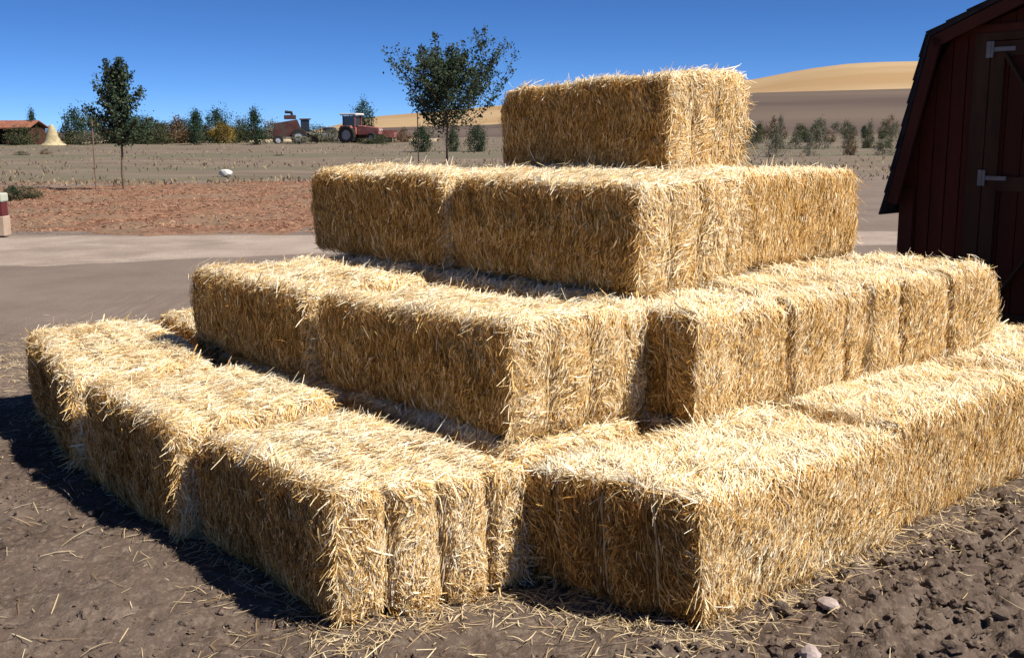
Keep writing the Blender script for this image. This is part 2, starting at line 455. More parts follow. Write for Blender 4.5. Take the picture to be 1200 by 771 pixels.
def make_bale(parent, bale, dens, wmul=1.0, fuzz=1.0):
    """dens: face -> straw layers. One mesh: packed core and its straw."""
    rg = np.random.default_rng(bale.seed + 100)
    Vs, Fs, Ts = [], [], []; nv = 0
    h = bale.h
    for f, (ax, sg) in FACE.items():
        o = [i for i in range(3) if i != ax]
        n0, n1 = max(int(2 * h[o[0]] / 0.016), 4), max(int(2 * h[o[1]] / 0.016), 4)
        a, b = np.meshgrid(np.linspace(-1, 1, n0 + 1), np.linspace(-1, 1, n1 + 1))
        q = np.empty((a.size, 3)); q[:, ax] = sg; q[:, o[0]] = a.ravel(); q[:, o[1]] = b.ravel()
        pos, nr = bale.map(q, np.full(len(q), -0.006))
        J, I = np.meshgrid(np.arange(n1), np.arange(n0), indexing='ij'); k = (J * (n0 + 1) + I).ravel()
        F = np.stack([k, k + 1, k + 2 + n0, k + 1 + n0], 1)
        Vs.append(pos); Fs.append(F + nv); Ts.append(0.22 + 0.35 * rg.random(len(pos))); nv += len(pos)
        # straw laid on this face
        dn = dens.get(f, 0.35)
        area = 4 * h[o[0]] * h[o[1]]
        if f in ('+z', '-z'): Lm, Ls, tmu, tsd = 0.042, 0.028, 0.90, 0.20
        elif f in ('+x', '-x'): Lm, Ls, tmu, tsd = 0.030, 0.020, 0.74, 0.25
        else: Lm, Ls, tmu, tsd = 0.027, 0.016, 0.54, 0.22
        Wd = 0.0023 * wmul
        n = int(area * dn / (Lm * Wd))
        q = np.empty((n, 3)); q[:, ax] = sg; q[:, o[0]] = rg.uniform(-1, 1, n); q[:, o[1]] = rg.uniform(-1, 1, n)
        lift = rg.exponential(0.0045, n) * fuzz
        pos, nr = bale.map(q, lift)
        # in-plane direction
        if bale.crease and f in ('+y', '-y', '+z'):
            kp = np.ones(n, bool)
            for cx, dp in bale.crease: kp &= ~((np.abs(pos[:, 0] - cx - 0.012 * np.sin(pos[:, 2] * 23)) < 0.020) & (rg.random(n) < 0.75))
            q, lift, pos, nr = q[kp], lift[kp], pos[kp], nr[kp]; n = len(q)
        gw = np.clip(sum(np.exp(-((pos[:, 1] - st) / 0.028) ** 2) for st in bale.strings), 0, 0.92)
        if f in ('+z', '-z'):
            an = (rg.normal(math.pi / 2, 0.55, n) + 1.1 * vnoise(pos, 7.0, 51)) * (1 - gw); t1 = np.array([1., 0, 0]); t2 = np.array([0, 1., 0])
        elif f in ('+x', '-x'):
            an = math.pi / 2 + (rg.normal(0, 0.6, n) + 1.5 * vnoise(pos, 8.0, 52)) * (1 - gw); t1 = np.array([0, 1., 0]); t2 = np.array([0, 0, 1.])
            # near the strings the straw is pulled along them
        else:
            an = math.pi / 2 + (rg.normal(0, 0.40, n) + 0.7 * vnoise(pos, 6, 5)) * (1 - bale.combed); t1 = np.array([1., 0, 0]); t2 = np.array([0, 0, 1.])
        D = np.cos(an)[:, None] * t1 + np.sin(an)[:, None] * t2
        D -= nr * (D * nr).sum(1, keepdims=True); D /= np.linalg.norm(D, axis=1, keepdims=True) + 1e-9
        out = np.abs(rg.normal(0, 0.16, n)); pk = rg.random(n) < (0.03 if f != '-y' else 0.02) * fuzz
        out[pk] = rg.uniform(0.4, 1.3, pk.sum())
        D = D * np.cos(out)[:, None] + nr * np.sin(out)[:, None]
        L = np.clip(Lm * rg.lognormal(-0.1, 0.5, n), 0.010, 0.13); L[pk] *= rg.uniform(0.5, 1.0, pk.sum())
        P = pos + nr * (np.sin(out) * L * 0.35)[:, None]
        rn = nr + rg.normal(0, 0.35, (n, 3))
        tone = rg.normal(tmu + (bale.stone if f == '-y' else bale.etone if f == '-x' else 0), tsd, n) - 0.12 * (lift < 0.002) + 0.10 * vnoise(pos, 5, 77)  # side and end offsets carry painted light and shade
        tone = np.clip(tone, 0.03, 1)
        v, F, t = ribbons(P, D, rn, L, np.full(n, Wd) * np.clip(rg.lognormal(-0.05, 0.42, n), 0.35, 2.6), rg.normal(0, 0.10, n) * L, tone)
        Vs.append(v); Fs.append(F + nv); Ts.append(t); nv += len(v)
    # loose straws that hang over the upper edges and stick out of the corners
    def edge(n, q, outv, lm=0.040, down=0.5, tmu=0.85):
        nonlocal nv
        pos, nr = bale.map(q, rg.uniform(-0.002, 0.006, n))
        D = np.tile(np.array(outv, float), (n, 1)) + rg.normal(0, 0.45, (n, 3))
        L = np.clip(lm * rg.lognormal(-0.05, 0.4, n), 0.02, 0.11)
        D /= np.linalg.norm(D, axis=1, keepdims=True)
        P = pos + D * (L * 0.25)[:, None]
        v, F, t = ribbons(P, D, rg.normal(0, 1, (n, 3)), L, np.full(n, 0.0024 * wmul) * rg.uniform(0.6, 1.3, n), rg.normal(0, 0.15, n) * L,
                          np.clip(rg.normal(tmu, 0.15, n), 0.1, 1), grav=L * rg.uniform(0.0, down, n))
        Vs.append(v); Fs.append(F + nv); Ts.append(t); nv += len(v)
    for f, outv in (('-y', (0, -1, -0.15)), ('+y', (0, 1, 0)), ('+x', (1, 0, -0.1)), ('-x', (-1, 0, -0.1))):
        dn = dens.get(f, 0.35)
        if dn < 0.5: continue
        ax, sg = FACE[f]; oa = 1 - ax
        n = int((300 if f == '-y' else 380) * 2 * h[oa] * min(dn, 4) / 4 * fuzz / wmul)
        q = np.empty((n, 3)); q[:, ax] = sg * rg.uniform(0.88, 1.0, n); q[:, oa] = rg.uniform(-1, 1, n); q[:, 2] = 1
        edge(n, q, outv)
        n2 = int(n * (0.2 if f == '-y' and outv[1] < 0 else 0.45)); q = np.empty((n2, 3)); q[:, ax] = sg; q[:, oa] = rg.uniform(-1, 1, n2); q[:, 2] = 1 - np.abs(rg.normal(0, 0.12, n2))
        edge(n2, q, (outv[0], outv[1], -0.6), 0.036, 0.7, 0.7)
        n3 = int(n * 0.35); q = np.empty((n3, 3)); q[:, ax] = sg; q[:, oa] = rg.uniform(-1, 1, n3); q[:, 2] = -1
        edge(n3, q, (outv[0], outv[1], -0.05), 0.07, 0.4, 0.6)
    # fuzz standing up on top
    n = int(200 * fuzz * min(dens.get('+z', 1), 4) / 4 / wmul)
    q = np.ones((n, 3)); q[:, 0] = rg.uniform(-1, 1, n); q[:, 1] = rg.uniform(-1, 1, n)
    edge(n, q, (0, 0, 0.7), 0.06, 0.5, 0.9)
    for sx in (1, -1):                                       # upright corners of the ends
        for sy in (1, -1):
            if dens.get('+x' if sx > 0 else '-x', 0) < 0.5: continue
            n = int(150 * fuzz / wmul); q = np.empty((n, 3)); q[:, 0] = sx; q[:, 1] = sy; q[:, 2] = rg.uniform(-1, 1, n)
            edge(n, q, (sx * 0.5, sy * 0.8, -0.2), 0.055, 0.5, 0.7)
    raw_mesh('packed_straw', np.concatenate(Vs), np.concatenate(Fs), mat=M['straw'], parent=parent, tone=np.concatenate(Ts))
    # the three lengths of twine
    for st in bale.strings:
        hx, hz = 1.0, 1.0; q = []
        m = 26; m2 = 10
        for t in np.linspace(-1, 1, m): q.append((t, 1))
        for t in np.linspace(1, -1, m2)[1:]: q.append((1, t))
        for t in np.linspace(1, -1, m)[1:]: q.append((t, -1))
        for t in np.linspace(-1, 1, m2)[1:-1]: q.append((-1, t))
        Q = np.array([(a, st / h[1], b) for a, b in q]); pos, nr = bale.map(Q, np.full(len(Q), 0.013))
        pts = [Vector(p) for p in pos] + [Vector(pos[0])]
        mb = MB(); mb.tube(pts, 0.0036, 5); mb.build('twine', M['twine'], parent)

def U(th): return np.array([-math.cos(R(th)), math.sin(R(th))])

GROUPS = {1: 'straw bales in the bottom course of the stack', 2: 'straw bales in the second course of the stack', 3: 'straw bales in the third course of the stack'}
_seed = [0]
def u_bale(label, course, nc, z0, th, L, W, H, dens, **kw):
    """a bale whose length runs away to the back left; nc = near left bottom corner"""
    _seed[0] += 1
    u = U(th); v = np.array([-u[1] * -1, -u[0]])
    v = np.array([u[1], -u[0]])
    c = np.array(nc) + u * L / 2 + v * W / 2
    e = empty('straw_bale', (c[0], c[1], z0), math.atan2(-u[1], -u[0]))
    tag(e, label, 'straw bale', GROUPS.get(course))
    wm = kw.pop('wmul', 1.0); fz = kw.pop('fuzz', 1.0)
    kw.setdefault('stone', -0.17)  # shaded long side: straw painted darker to deepen its shade
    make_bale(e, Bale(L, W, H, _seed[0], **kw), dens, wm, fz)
    return e
def v_bale(label, course, nc, z0, yaw, L, W, H, dens, **kw):
    """a bale whose length runs away to the back right; nc = near left bottom corner"""
    _seed[0] += 1
    v = np.array([math.cos(R(yaw)), math.sin(R(yaw))]); u = np.array([-v[1], v[0]])
    c = np.array(nc) + v * L / 2 + u * W / 2
    e = empty('straw_bale', (c[0], c[1], z0), R(yaw))
    tag(e, label, 'straw bale', GROUPS.get(course))
    wm = kw.pop('wmul', 1.0); fz = kw.pop('fuzz', 1.0)
    kw.setdefault('stone', 0.12)  # sunlit long side: straw painted lighter to strengthen the sun
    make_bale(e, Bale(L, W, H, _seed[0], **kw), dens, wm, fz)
    return e
FULL = {'+x': 4.2, '-y': 3.6, '+z': 4.0, '+y': 0.6, '-x': 0.45}
FULLV = {'-x': 4.0, '-y': 4.2, '+z': 4.0, '+y': 0.6, '+x': 0.45}
O1 = np.array([-0.48, 2.79]); UU = U(50.5); VV = np.array([UU[1], -UU[0]])
def uv(a, b): return O1 + UU * a + VV * b

# bottom course
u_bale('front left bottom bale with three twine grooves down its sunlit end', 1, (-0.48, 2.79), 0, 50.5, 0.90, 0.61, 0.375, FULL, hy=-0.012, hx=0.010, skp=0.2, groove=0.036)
u_bale('bottom bale with shaded long side, second from the near left corner', 1, (-1.115, 3.43), 0, 51.6, 0.93, 0.62, 0.40, FULL, hx=0.006, groove=0.025)
u_bale('farthest left bottom bale with a sagging top, at the back of the left row', 1, (-1.77, 4.21), 0, 60, 1.38, 0.62, 0.385, FULL, hx=0.006, wmul=1.3)
MID = {'+x': 1.5, '-y': 1.0, '+z': 4.0, '+y': 1.0, '-x': 1.0}
u_bale('bottom bale mostly under the second course, tucked behind the front left bale', 1, uv(0.02, 0.66), 0, 50.5, 1.06, 0.58, 0.37, MID)
u_bale('bottom bale in the gap where the two jutting end faces of the lower courses meet', 1, uv(0.0, 1.27), 0, 50.5, 1.06, 0.58, 0.37, MID)
u_bale('bottom bale mostly under the far end of the left side of the second course', 1, uv(1.06, 0.62), 0, 50.5, 1.06, 0.60, 0.37, MID, wmul=1.3)
u_bale('pale flat bottom bale showing its top beyond the farthest left bale', 1, uv(2.16, 0.74), 0, 54, 1.10, 0.60, 0.39, {'+x': 1.5, '-y': 3.0, '+z': 4.0, '+y': 1.0, '-x': 1.0}, wmul=1.3)
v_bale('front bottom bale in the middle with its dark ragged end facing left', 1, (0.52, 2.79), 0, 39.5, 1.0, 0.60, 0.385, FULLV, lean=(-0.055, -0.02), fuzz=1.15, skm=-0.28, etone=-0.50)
d = np.array([0.52, 2.79]); vd = np.array([math.cos(R(39.5)), math.sin(R(39.5))])
e0 = d + vd * 1.02 + U(50.5) * 0.045
v_bale('second sunlit bottom bale from the middle, cut by the right photo edge', 1, e0, 0, 40, 1.08, 0.60, 0.395, FULLV, combed=0.6, fuzz=0.8, stone=0.06)
v_bale('bottom bale at the far right of the front row, running past the photo edge', 1, e0 + vd * 1.11, 0, 40, 1.08, 0.60, 0.39, FULLV, wmul=1.2)
u_bale('bottom bale behind the right end of the second course, beside the shed', 1, uv(-0.02, 3.36), 0, 50.5, 1.08, 0.60, 0.38, MID, wmul=1.3)
# second course
Z1 = 0.378
u_bale('second course bale at the corner, long side shaded and end in full sun', 2, (0.0, 3.33), Z1, 48.2, 1.14, 0.60, 0.36, FULL, hy=-0.01, hx=0.018, skp=0.1)
n2 = np.array([-0.02, 3.315]) + U(48.2) * 1.175
u_bale('left most bale of the second course, its long side in shade', 2, n2, Z1, 50, 1.08, 0.62, 0.355, FULL, wmul=1.15, hx=0.006)
u_bale('second course bale showing a strip of top at the foot of the third course corner', 2, uv(0.46, 1.345), Z1, 49, 1.10, 0.58, 0.36, MID, wmul=1.2)
u_bale('second course bale showing a strip of top under the left end of the third course', 2, uv(1.59, 1.32), Z1, 50.5, 0.78, 0.58, 0.36, MID, wmul=1.2)
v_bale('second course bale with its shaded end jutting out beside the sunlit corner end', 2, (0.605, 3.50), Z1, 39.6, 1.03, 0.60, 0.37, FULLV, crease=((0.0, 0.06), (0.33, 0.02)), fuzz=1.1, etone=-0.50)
n3 = np.array([0.605, 3.50]) + np.array([math.cos(R(39.6)), math.sin(R(39.6))]) * 1.05
v_bale('right end bale of the second course, creased across, against the dark shed', 2, n3, Z1, 39.6, 0.98, 0.60, 0.375, FULLV, crease=((0.08, 0.055), (-0.28, 0.02)), wmul=1.1, fuzz=1.2)
# third course
Z2 = 0.752
u_bale('third course bale at the corner, long side brown in shade and end sunlit', 3, (0.469, 3.93), Z2, 48.9, 1.14, 0.63, 0.405, FULL, wmul=1.1)
n4 = np.array([0.469, 3.93]) + U(48.9) * 1.155
u_bale('left bale of the third course, its long side entirely in shade', 3, n4, Z2, 48.9, 1.15, 0.62, 0.405, FULL, wmul=1.2)
v_bale('golden third course bale at the right with smooth cut straw side', 3, (0.975, 4.60), Z2, 40.5, 0.90, 0.60, 0.41, {'-y': 5.0, '+z': 4.5, '+x': 3, '-x': 0.8, '+y': 0.8}, wmul=1.1, fuzz=0.4, stone=0.04, combed=0.75)
# top
u_bale('single straw bale on top of the whole stack', 4, (0.735, 5.06), Z2 + 0.408, 47.6, 1.19, 0.61, 0.425, FULL, wmul=1.2, hx=0.022, groove=0.010)
u_bale('third course bale beneath the top bale, behind the corner bale', 3, uv(0.97, 2.12), Z2, 50.5, 1.10, 0.58, 0.40, MID, wmul=1.3)

# ------------------------------------------------------------------ litter, clods, stones on the ground
def ground_z(P): return near_h(P)
def litter(name, n, sampler, label, wid=0.0025):
    P = sampler(n); P = np.concatenate([P, np.zeros((len(P), 1))], 1); P[:, 2] = ground_z(P) + 0.004 + RNG.exponential(0.003, len(P))
    n = len(P); a = RNG.uniform(0, math.pi * 2, n)
    D = np.stack([np.cos(a), np.sin(a), RNG.normal(0, 0.10, n)], 1)
    L = np.clip(0.05 * RNG.lognormal(0, 0.6, n), 0.010, 0.22)
    v, F, t = ribbons(P, D, np.tile([0, 0, 1.], (n, 1)) + RNG.normal(0, 0.2, (n, 3)), L, RNG.uniform(0.6, 1.3, n) * wid, RNG.normal(0, 0.08, n) * L, np.clip(RNG.normal(0.55, 0.25, n), 0, 1))
    o = raw_mesh(name, v, F, mat=M['litter'], tone=t)
    tag(o, label, 'straw litter', kind='stuff')
def along(segs, spread, pw=1.0):
    segs = np.array(segs, float)
    def f(n):
        k = RNG.integers(0, len(segs) - 1, n); t = RNG.random(n)[:, None]
        p = segs[k] * (1 - t) + segs[k + 1] * t
        r = RNG.exponential(spread, n)[:, None]; a = RNG.uniform(0, 2 * math.pi, n)
        return p + r * np.stack([np.cos(a), np.sin(a)], 1)
    return f
foot = [(-2.55, 5.45), (-1.84, 4.47), (-1.14, 3.6), (-0.5, 2.72), (0.05, 3.02), (0.5, 2.72), (1.3, 3.40), (2.1, 4.05), (3.0, 4.8)]
def mixed(n):
    a = along(foot, 0.10)(int(n * 0.45)); b = along(foot, 0.45)(int(n * 0.25))
    c = np.stack([RNG.uniform(-3.5, 3.0, int(n * .10)), RNG.uniform(2.0, 6.5, int(n * .10))], 1)
    e = np.stack([RNG.normal(-3.05, 0.38, int(n * .35)), RNG.normal(6.35, 0.6, int(n * .35))], 1)
    return np.concatenate([a, b, c, e])
litter('straw_litter', 6000, mixed, 'loose straws scattered over the bare soil around the foot of the stack')

def ico():
    t = (1 + 5 ** 0.5) / 2
    V = np.array([(-1, t, 0), (1, t, 0), (-1, -t, 0), (1, -t, 0), (0, -1, t), (0, 1, t), (0, -1, -t), (0, 1, -t), (t, 0, -1), (t, 0, 1), (-t, 0, -1), (-t, 0, 1)], float)
    F = [(0, 11, 5), (0, 5, 1), (0, 1, 7), (0, 7, 10), (0, 10, 11), (1, 5, 9), (5, 11, 4), (11, 10, 2), (10, 7, 6), (7, 1, 8), (3, 9, 4), (3, 4, 2), (3, 2, 6), (3, 6, 8), (3, 8, 9), (4, 9, 5), (2, 4, 11), (6, 2, 10), (8, 6, 7), (9, 8, 1)]
    V /= np.linalg.norm(V[0]); V = [tuple(v) for v in V]; out = []; cache = {}
    def mid(a, b):
        k = (min(a, b), max(a, b))
        if k not in cache:
            m = np.array(V[a]) + np.array(V[b]); V.append(tuple(m / np.linalg.norm(m))); cache[k] = len(V) - 1
        return cache[k]
    for a, b, c in F:
        x, y, z = mid(a, b), mid(b, c), mid(c, a); out += [(a, x, z), (b, y, x), (c, z, y), (x, y, z)]
    return np.array(V), np.array(out)
IV, IF = ico()
def lumps(name, P, S, mat, amp=0.3):
    n = len(P); V = np.tile(IV[None], (n, 1, 1))
    off = RNG.uniform(0, 90, (n, 1, 3))
    q = (V * 1.3 + off).reshape(-1, 3)
    r = 1 + amp * vnoise(q, 1.0, 3) + amp * 0.8 * vnoise(q, 2.6, 5)
    V = V * r.reshape(n, -1, 1)
    a = RNG.uniform(0, 6.28, n); ca, sa = np.cos(a)[:, None], np.sin(a)[:, None]
    sc = S[:, None] * RNG.uniform(0.7, 1.25, (n, 3)); sc[:, 2] *= 0.75
    V = V * sc[:, None, :]
    V = np.stack([V[..., 0] * ca - V[..., 1] * sa, V[..., 0] * sa + V[..., 1] * ca, V[..., 2]], -1) + P[:, None, :]
    F = (IF[None] + (np.arange(n) * len(IV))[:, None, None]).reshape(-1, 3)
    return raw_mesh(name, V.reshape(-1, 3), None, F, mat=mat)
# clods
nC = 11000
P = np.stack([RNG.uniform(0.0, 3.4, nC), RNG.uniform(1.9, 5.2, nC)], 1)
front = (P - np.array([0.52, 2.79])) @ U(50.5)             # >0 behind the front face of the stack
keep = (front < -0.03) | ((P[:, 0] < 0.5) & (P[:, 1] < 2.75))
keep &= RNG.random(nC) < np.clip(0.25 + 0.9 * (P[:, 0] - 0.1), 0.08, 1)
P = P[keep]; S = np.clip(RNG.lognormal(math.log(0.0062), 0.62, len(P)), 0.0025, 0.034)
P = np.concatenate([P, np.zeros((len(P), 1))], 1); P[:, 2] = near_h(P) + S * 0.25
tag(lumps('soil_clods', P, S, M['soil'], 0.4), 'dark clods of dug soil along the right front of the stack', 'soil', kind='stuff')
nC = 12000
P = np.stack([RNG.uniform(-3.2, 1.0, nC), RNG.uniform(1.9, 6.0, nC)], 1)
P = P[vnoise(np.concatenate([P, np.zeros((nC, 1))], 1), 2.2, 71) > RNG.uniform(-0.7, 0.7, nC)]
P = P[((P - O1) @ VV < -0.05) | (P[:, 1] < 2.7)]
S = np.clip(RNG.lognormal(math.log(0.0045), 0.6, len(P)), 0.0018, 0.020)
P = np.concatenate([P, np.zeros((len(P), 1))], 1); P[:, 2] = near_h(P) + S * 0.25
tag(lumps('soil_crumbs', P, S, M['soil'], 0.4), 'small crumbs of soil on the bare ground left of the stack', 'soil', kind='stuff')
M['stone'] = noise_mat('pale_stone', (0.28, 0.22, 0.20), (0.42, 0.35, 0.32), 30)
def stone(x, y, s, label):
    P = np.array([[x, y, 0.0]]); P[0, 2] = near_h(P)[0] + s * 0.45
    o = lumps('stone', np.zeros((1, 3)), np.array([s]), M['stone'], 0.25); o.location = P[0]
    tag(o, label, 'stone', 'stones in the dug soil')
stone(0.905, 2.92, 0.030, 'pale pinkish stone lying at the foot of the right front bale')
stone(0.76, 2.60, 0.026, 'small pale stone in the soil near the bottom edge')

# ------------------------------------------------------------------ red garden barn
M['red_board'] = noise_mat('red_stained_board', (0.062, 0.012, 0.005), (0.095, 0.020, 0.008), 6, (0.042, 0.011, 0.006), 1.2, rough=0.7, stretch=(1, 1, 0.15))
M['red_trim'] = noise_mat('red_trim', (0.060, 0.014, 0.007), (0.085, 0.021, 0.010), 8, rough=0.7, stretch=(1, 1, 0.2))
M['post_wood'] = noise_mat('door_trim_wood', (0.045, 0.022, 0.012), (0.070, 0.036, 0.018), 8, rough=0.8, stretch=(1, 1, 0.15))
M['shingle'] = noise_mat('dark_shingle', (0.022, 0.020, 0.022), (0.05, 0.046, 0.048), 9, bump=0.4)
sh_o = np.array([2.66, 7.55]) - UU * 0.05                       # left foot of the gable wall
def build_shed():
    # local x runs along the gable wall towards the camera right, y into the shed
    root = empty('barn_shed', (sh_o[0], sh_o[1], 0), math.atan2(-UU[1], -UU[0]))
    tag(root, 'small dark red gambrel roofed barn shed in shade at the right edge', 'shed')
    Wd, Dp = 2.5, 3.2
    ez, bz, rz = 0.98, 1.90, 2.27          # wall top at the eave, roof break, ridge
    bx = 0.235
    def prof(off=0.0):
        return [(0 - off * 0.65, ez - off * 1.5), (bx - off * 0.45, bz + off * 0.35), (Wd / 2, rz + off), (Wd - bx + off * 0.45, bz + off * 0.35), (Wd + off * 0.65, ez - off * 1.5)]
    # front wall: vertical boards with grooves, cut to the gable
    def roof_z(x):
        pts = [(0, ez), (bx, bz), (Wd / 2, rz), (Wd - bx, bz), (Wd, ez)]
        return float(np.interp(x, [p[0] for p in pts], [p[1] for p in pts]))
    dx0, dx1, dz1 = 0.56, 1.94, 1.885
    mb = MB(); bw = 0.1; x = 0.0
    while x < Wd - 1e-6:
        xa, xb = x + 0.004, min(x + bw, Wd) - 0.004
        z0 = dz1 if dx0 - 0.01 < (xa + xb) / 2 < dx1 + 0.01 else 0.06
        za, zb = roof_z(xa) - 0.01, roof_z(xb) - 0.01
        mb.hexa([(xa, 0, z0), (xb, 0, z0), (xb, 0.02, z0), (xa, 0.02, z0), (xa, 0, za), (xb, 0, zb), (xb, 0.02, zb), (xa, 0.02, za)]); x += bw
    # backing, side and rear walls
    mb.box(0.02, dx0, 0.022, 0.05, 0.03, ez - 0.02); mb.box(dx1, Wd - 0.02, 0.022, 0.05, 0.03, ez - 0.02)
    for xa, xb in ((bx, dx0), (dx1, Wd - bx)): mb.box(xa, xb, 0.022, 0.05, ez - 0.02, bz - 0.02)
    mb.box(bx + 0.02, Wd - bx - 0.02, 0.022, 0.05, bz - 0.018, bz + 0.02)
    mb.box(0, 0.03, 0.055, Dp, 0.05, ez - 0.01); mb.box(Wd - 0.03, Wd, 0.055, Dp, 0.05, ez - 0.01)
    mb.box(0.03, Wd - 0.03, Dp - 0.03, Dp, 0.05, ez); mb.box(bx, Wd - bx, Dp - 0.03, Dp, ez, bz)
    mb.build('wall', M['red_board'], root)
    # roof: four slopes as thick slabs with shingle courses
    rf = MB(); a, b = prof(0.10), prof(0.145); y0, y1 = -0.11, Dp + 0.12
    for i in range(4):
        (x0, z0), (x1, z1) = a[i], a[i + 1]; (X0, Z0), (X1, Z1) = b[i], b[i + 1]
        rf.hexa([(x0, y0, z0), (x1, y0, z1), (x1, y1, z1), (x0, y1, z0), (X0, y0, Z0), (X1, y0, Z1), (X1, y1, Z1), (X0, y1, Z0)])
    for i in range(4):                      # shingle courses standing proud
        (X0, Z0), (X1, Z1) = b[i], b[i + 1]
        if i >= 2: (X0, Z0), (X1, Z1) = (X1, Z1), (X0, Z0)
        L = math.hypot(X1 - X0, Z1 - Z0); n = int(L / 0.14)
        nx, nz = -(Z1 - Z0) / L, (X1 - X0) / L
        if nz < 0: nx, nz = -nx, -nz
        for k in range(n):
            s0, s1 = k / n, (k + 1) / n
            p0 = (X0 + (X1 - X0) * s0, Z0 + (Z1 - Z0) * s0); p1 = (X0 + (X1 - X0) * s1, Z0 + (Z1 - Z0) * s1)
            g0, g1 = 0.013, 0.003
            rf.hexa([(p0[0] + nx * .001, y0 - .012, p0[1] + nz * .001), (p1[0] + nx * .001, y0 - .012, p1[1] + nz * .001), (p1[0] + nx * .001, y1, p1[1] + nz * .001), (p0[0] + nx * .001, y1, p0[1] + nz * .001),
                     (p0[0] + nx * g0, y0 - .012, p0[1] + nz * g0), (p1[0] + nx * g1, y0 - .012, p1[1] + nz * g1), (p1[0] + nx * g1, y1, p1[1] + nz * g1), (p0[0] + nx * g0, y1, p0[1] + nz * g0)])
    rf.build('roof', M['shingle'], root)
    # barge boards
    tr = MB(); c = prof(0.085)
    for i in range(4):
        (x0, z0), (x1, z1) = c[i], c[i + 1]
        ln = math.hypot(x1 - x0, z1 - z0); nx, nz = (z1 - z0) / ln, -(x1 - x0) / ln
        w = 0.075
        tr.hexa([(x0, y0 + 0.004, z0), (x1, y0 + 0.004, z1), (x1, y0 + 0.028, z1), (x0, y0 + 0.028, z0)][::1] +
                [(x0 + nx * w, y0 + 0.004, z0 + nz * w), (x1 + nx * w, y0 + 0.004, z1 + nz * w), (x1 + nx * w, y0 + 0.028, z1 + nz * w), (x0 + nx * w, y0 + 0.028, z0 + nz * w)])
    tr.build('barge_board', M['red_trim'], root)
    t2 = MB(); t2.box(-0.012, 0.09, -0.022, -0.002, 0.04, ez - 0.03); t2.build('corner_trim', M['red_trim'], root)
    t2 = MB(); t2.box(Wd - 0.09, Wd + 0.012, -0.022, -0.002, 0.04, ez - 0.03); t2.build('corner_trim', M['red_trim'], root)
    t3 = MB(); t3.box(bx + 0.16, Wd - bx - 0.16, -0.024, -0.002, dz1 + 0.052, dz1 + 0.10); t3.build('gable_trim', M['red_trim'], root)
    # door frame and two leaves
    fr = MB(); fr.box(dx0 - 0.10, dx0, -0.026, -0.002, 0.04, dz1 + 0.05); fr.box(dx1, dx1 + 0.09, -0.026, -0.002, 0.04, dz1 + 0.05)
    fr.box(dx0, dx1, -0.026, -0.002, dz1, dz1 + 0.05); fr.build('door_frame', M['post_wood'], root)
    mid = (dx0 + dx1) / 2
    for (a0, a1, hs) in ((dx0 + 0.006, mid - 0.004, 1), (mid + 0.004, dx1 - 0.006, -1)):
        d = MB(); n = 6; w = (a1 - a0) / n
        for k in range(n): d.box(a0 + k * w + 0.003, a0 + (k + 1) * w - 0.003, 0.0, 0.02, 0.08, dz1 - 0.006)
        d.box(a0 + 0.02, a1 - 0.02, 0.021, 0.04, 0.10, dz1 - 0.03)
        door = d.build('door', M['red_board'], root)
        tm = MB()
        for za in (0.08, 0.95, dz1 - 0.096): tm.box(a0 + 0.091, a1 - 0.091, -0.021, -0.001, za, za + 0.09)
        tm.box(a0, a0 + 0.09, -0.022, -0.001, 0.08, dz1 - 0.006); tm.box(a1 - 0.09, a1, -0.022, -0.001, 0.08, dz1 - 0.006)
        xi, xo = (a0 + 0.1, a1 - 0.1) if hs > 0 else (a1 - 0.1, a0 + 0.1)
        tm.beam((xi, -0.0095, 1.80), (xo, -0.0095, 1.07), 0.018, 0.08, up=(0, 1, 0)); tm.beam((xi, -0.0095, 0.20), (xo, -0.0095, 0.93), 0.018, 0.08, up=(0, 1, 0))
        tm.build('door_brace', M['post_wood'], door)
        for hz in (0.25, 1.03, 1.83):
            hg = MB(); hx = a0 - 0.012 if hs > 0 else a1 + 0.012
            hg.box(hx - 0.014, hx + 0.014, -0.036, -0.0275, hz - 0.05, hz + 0.05)
            hg.cyl((hx + hs * 0.026, -0.036, hz - 0.05), (hx + hs * 0.026, -0.036, hz + 0.05), 0.009, 10)
            xe = hx + hs * 0.17
            hg.box(min(hx + hs * 0.03, xe), max(hx + hs * 0.03, xe), -0.032, -0.024, hz - 0.013, hz + 0.013)
            hg.build('strap_hinge', M['steel'], door)
build_shed()

# ------------------------------------------------------------------ trees
def leaf_quads(P, size, tone, flat=0.3):
    n = len(P); a = RNG.normal(0, 1, (n, 3)); a /= np.linalg.norm(a, axis=1, keepdims=True)
    b = np.cross(a, RNG.normal(0, 1, (n, 3))); b /= np.linalg.norm(b, axis=1, keepdims=True) + 1e-9
    s = size * RNG.uniform(0.6, 1.3, n)
    V = np.stack([P - a * s[:, None], P + b * s[:, None] * 0.55, P + a * s[:, None], P - b * s[:, None] * 0.55], 1)
    return V.reshape(-1, 3), np.arange(n * 4).reshape(-1, 4), np.repeat(tone, 4)

def pos_at(px, py_base, dist=None):
    """ground point under a photo pixel"""
    x, y = (px - 600) / 1275.0, (385.5 - py_base) / 1275.0
    c, s = math.cos(CYR), math.sin(CYR)
    d = np.array([x, c + y * s, -s + y * c])
    t = (dist / d[1]) if dist else -EYE / d[2]
    return d[0] * t, d[1] * t

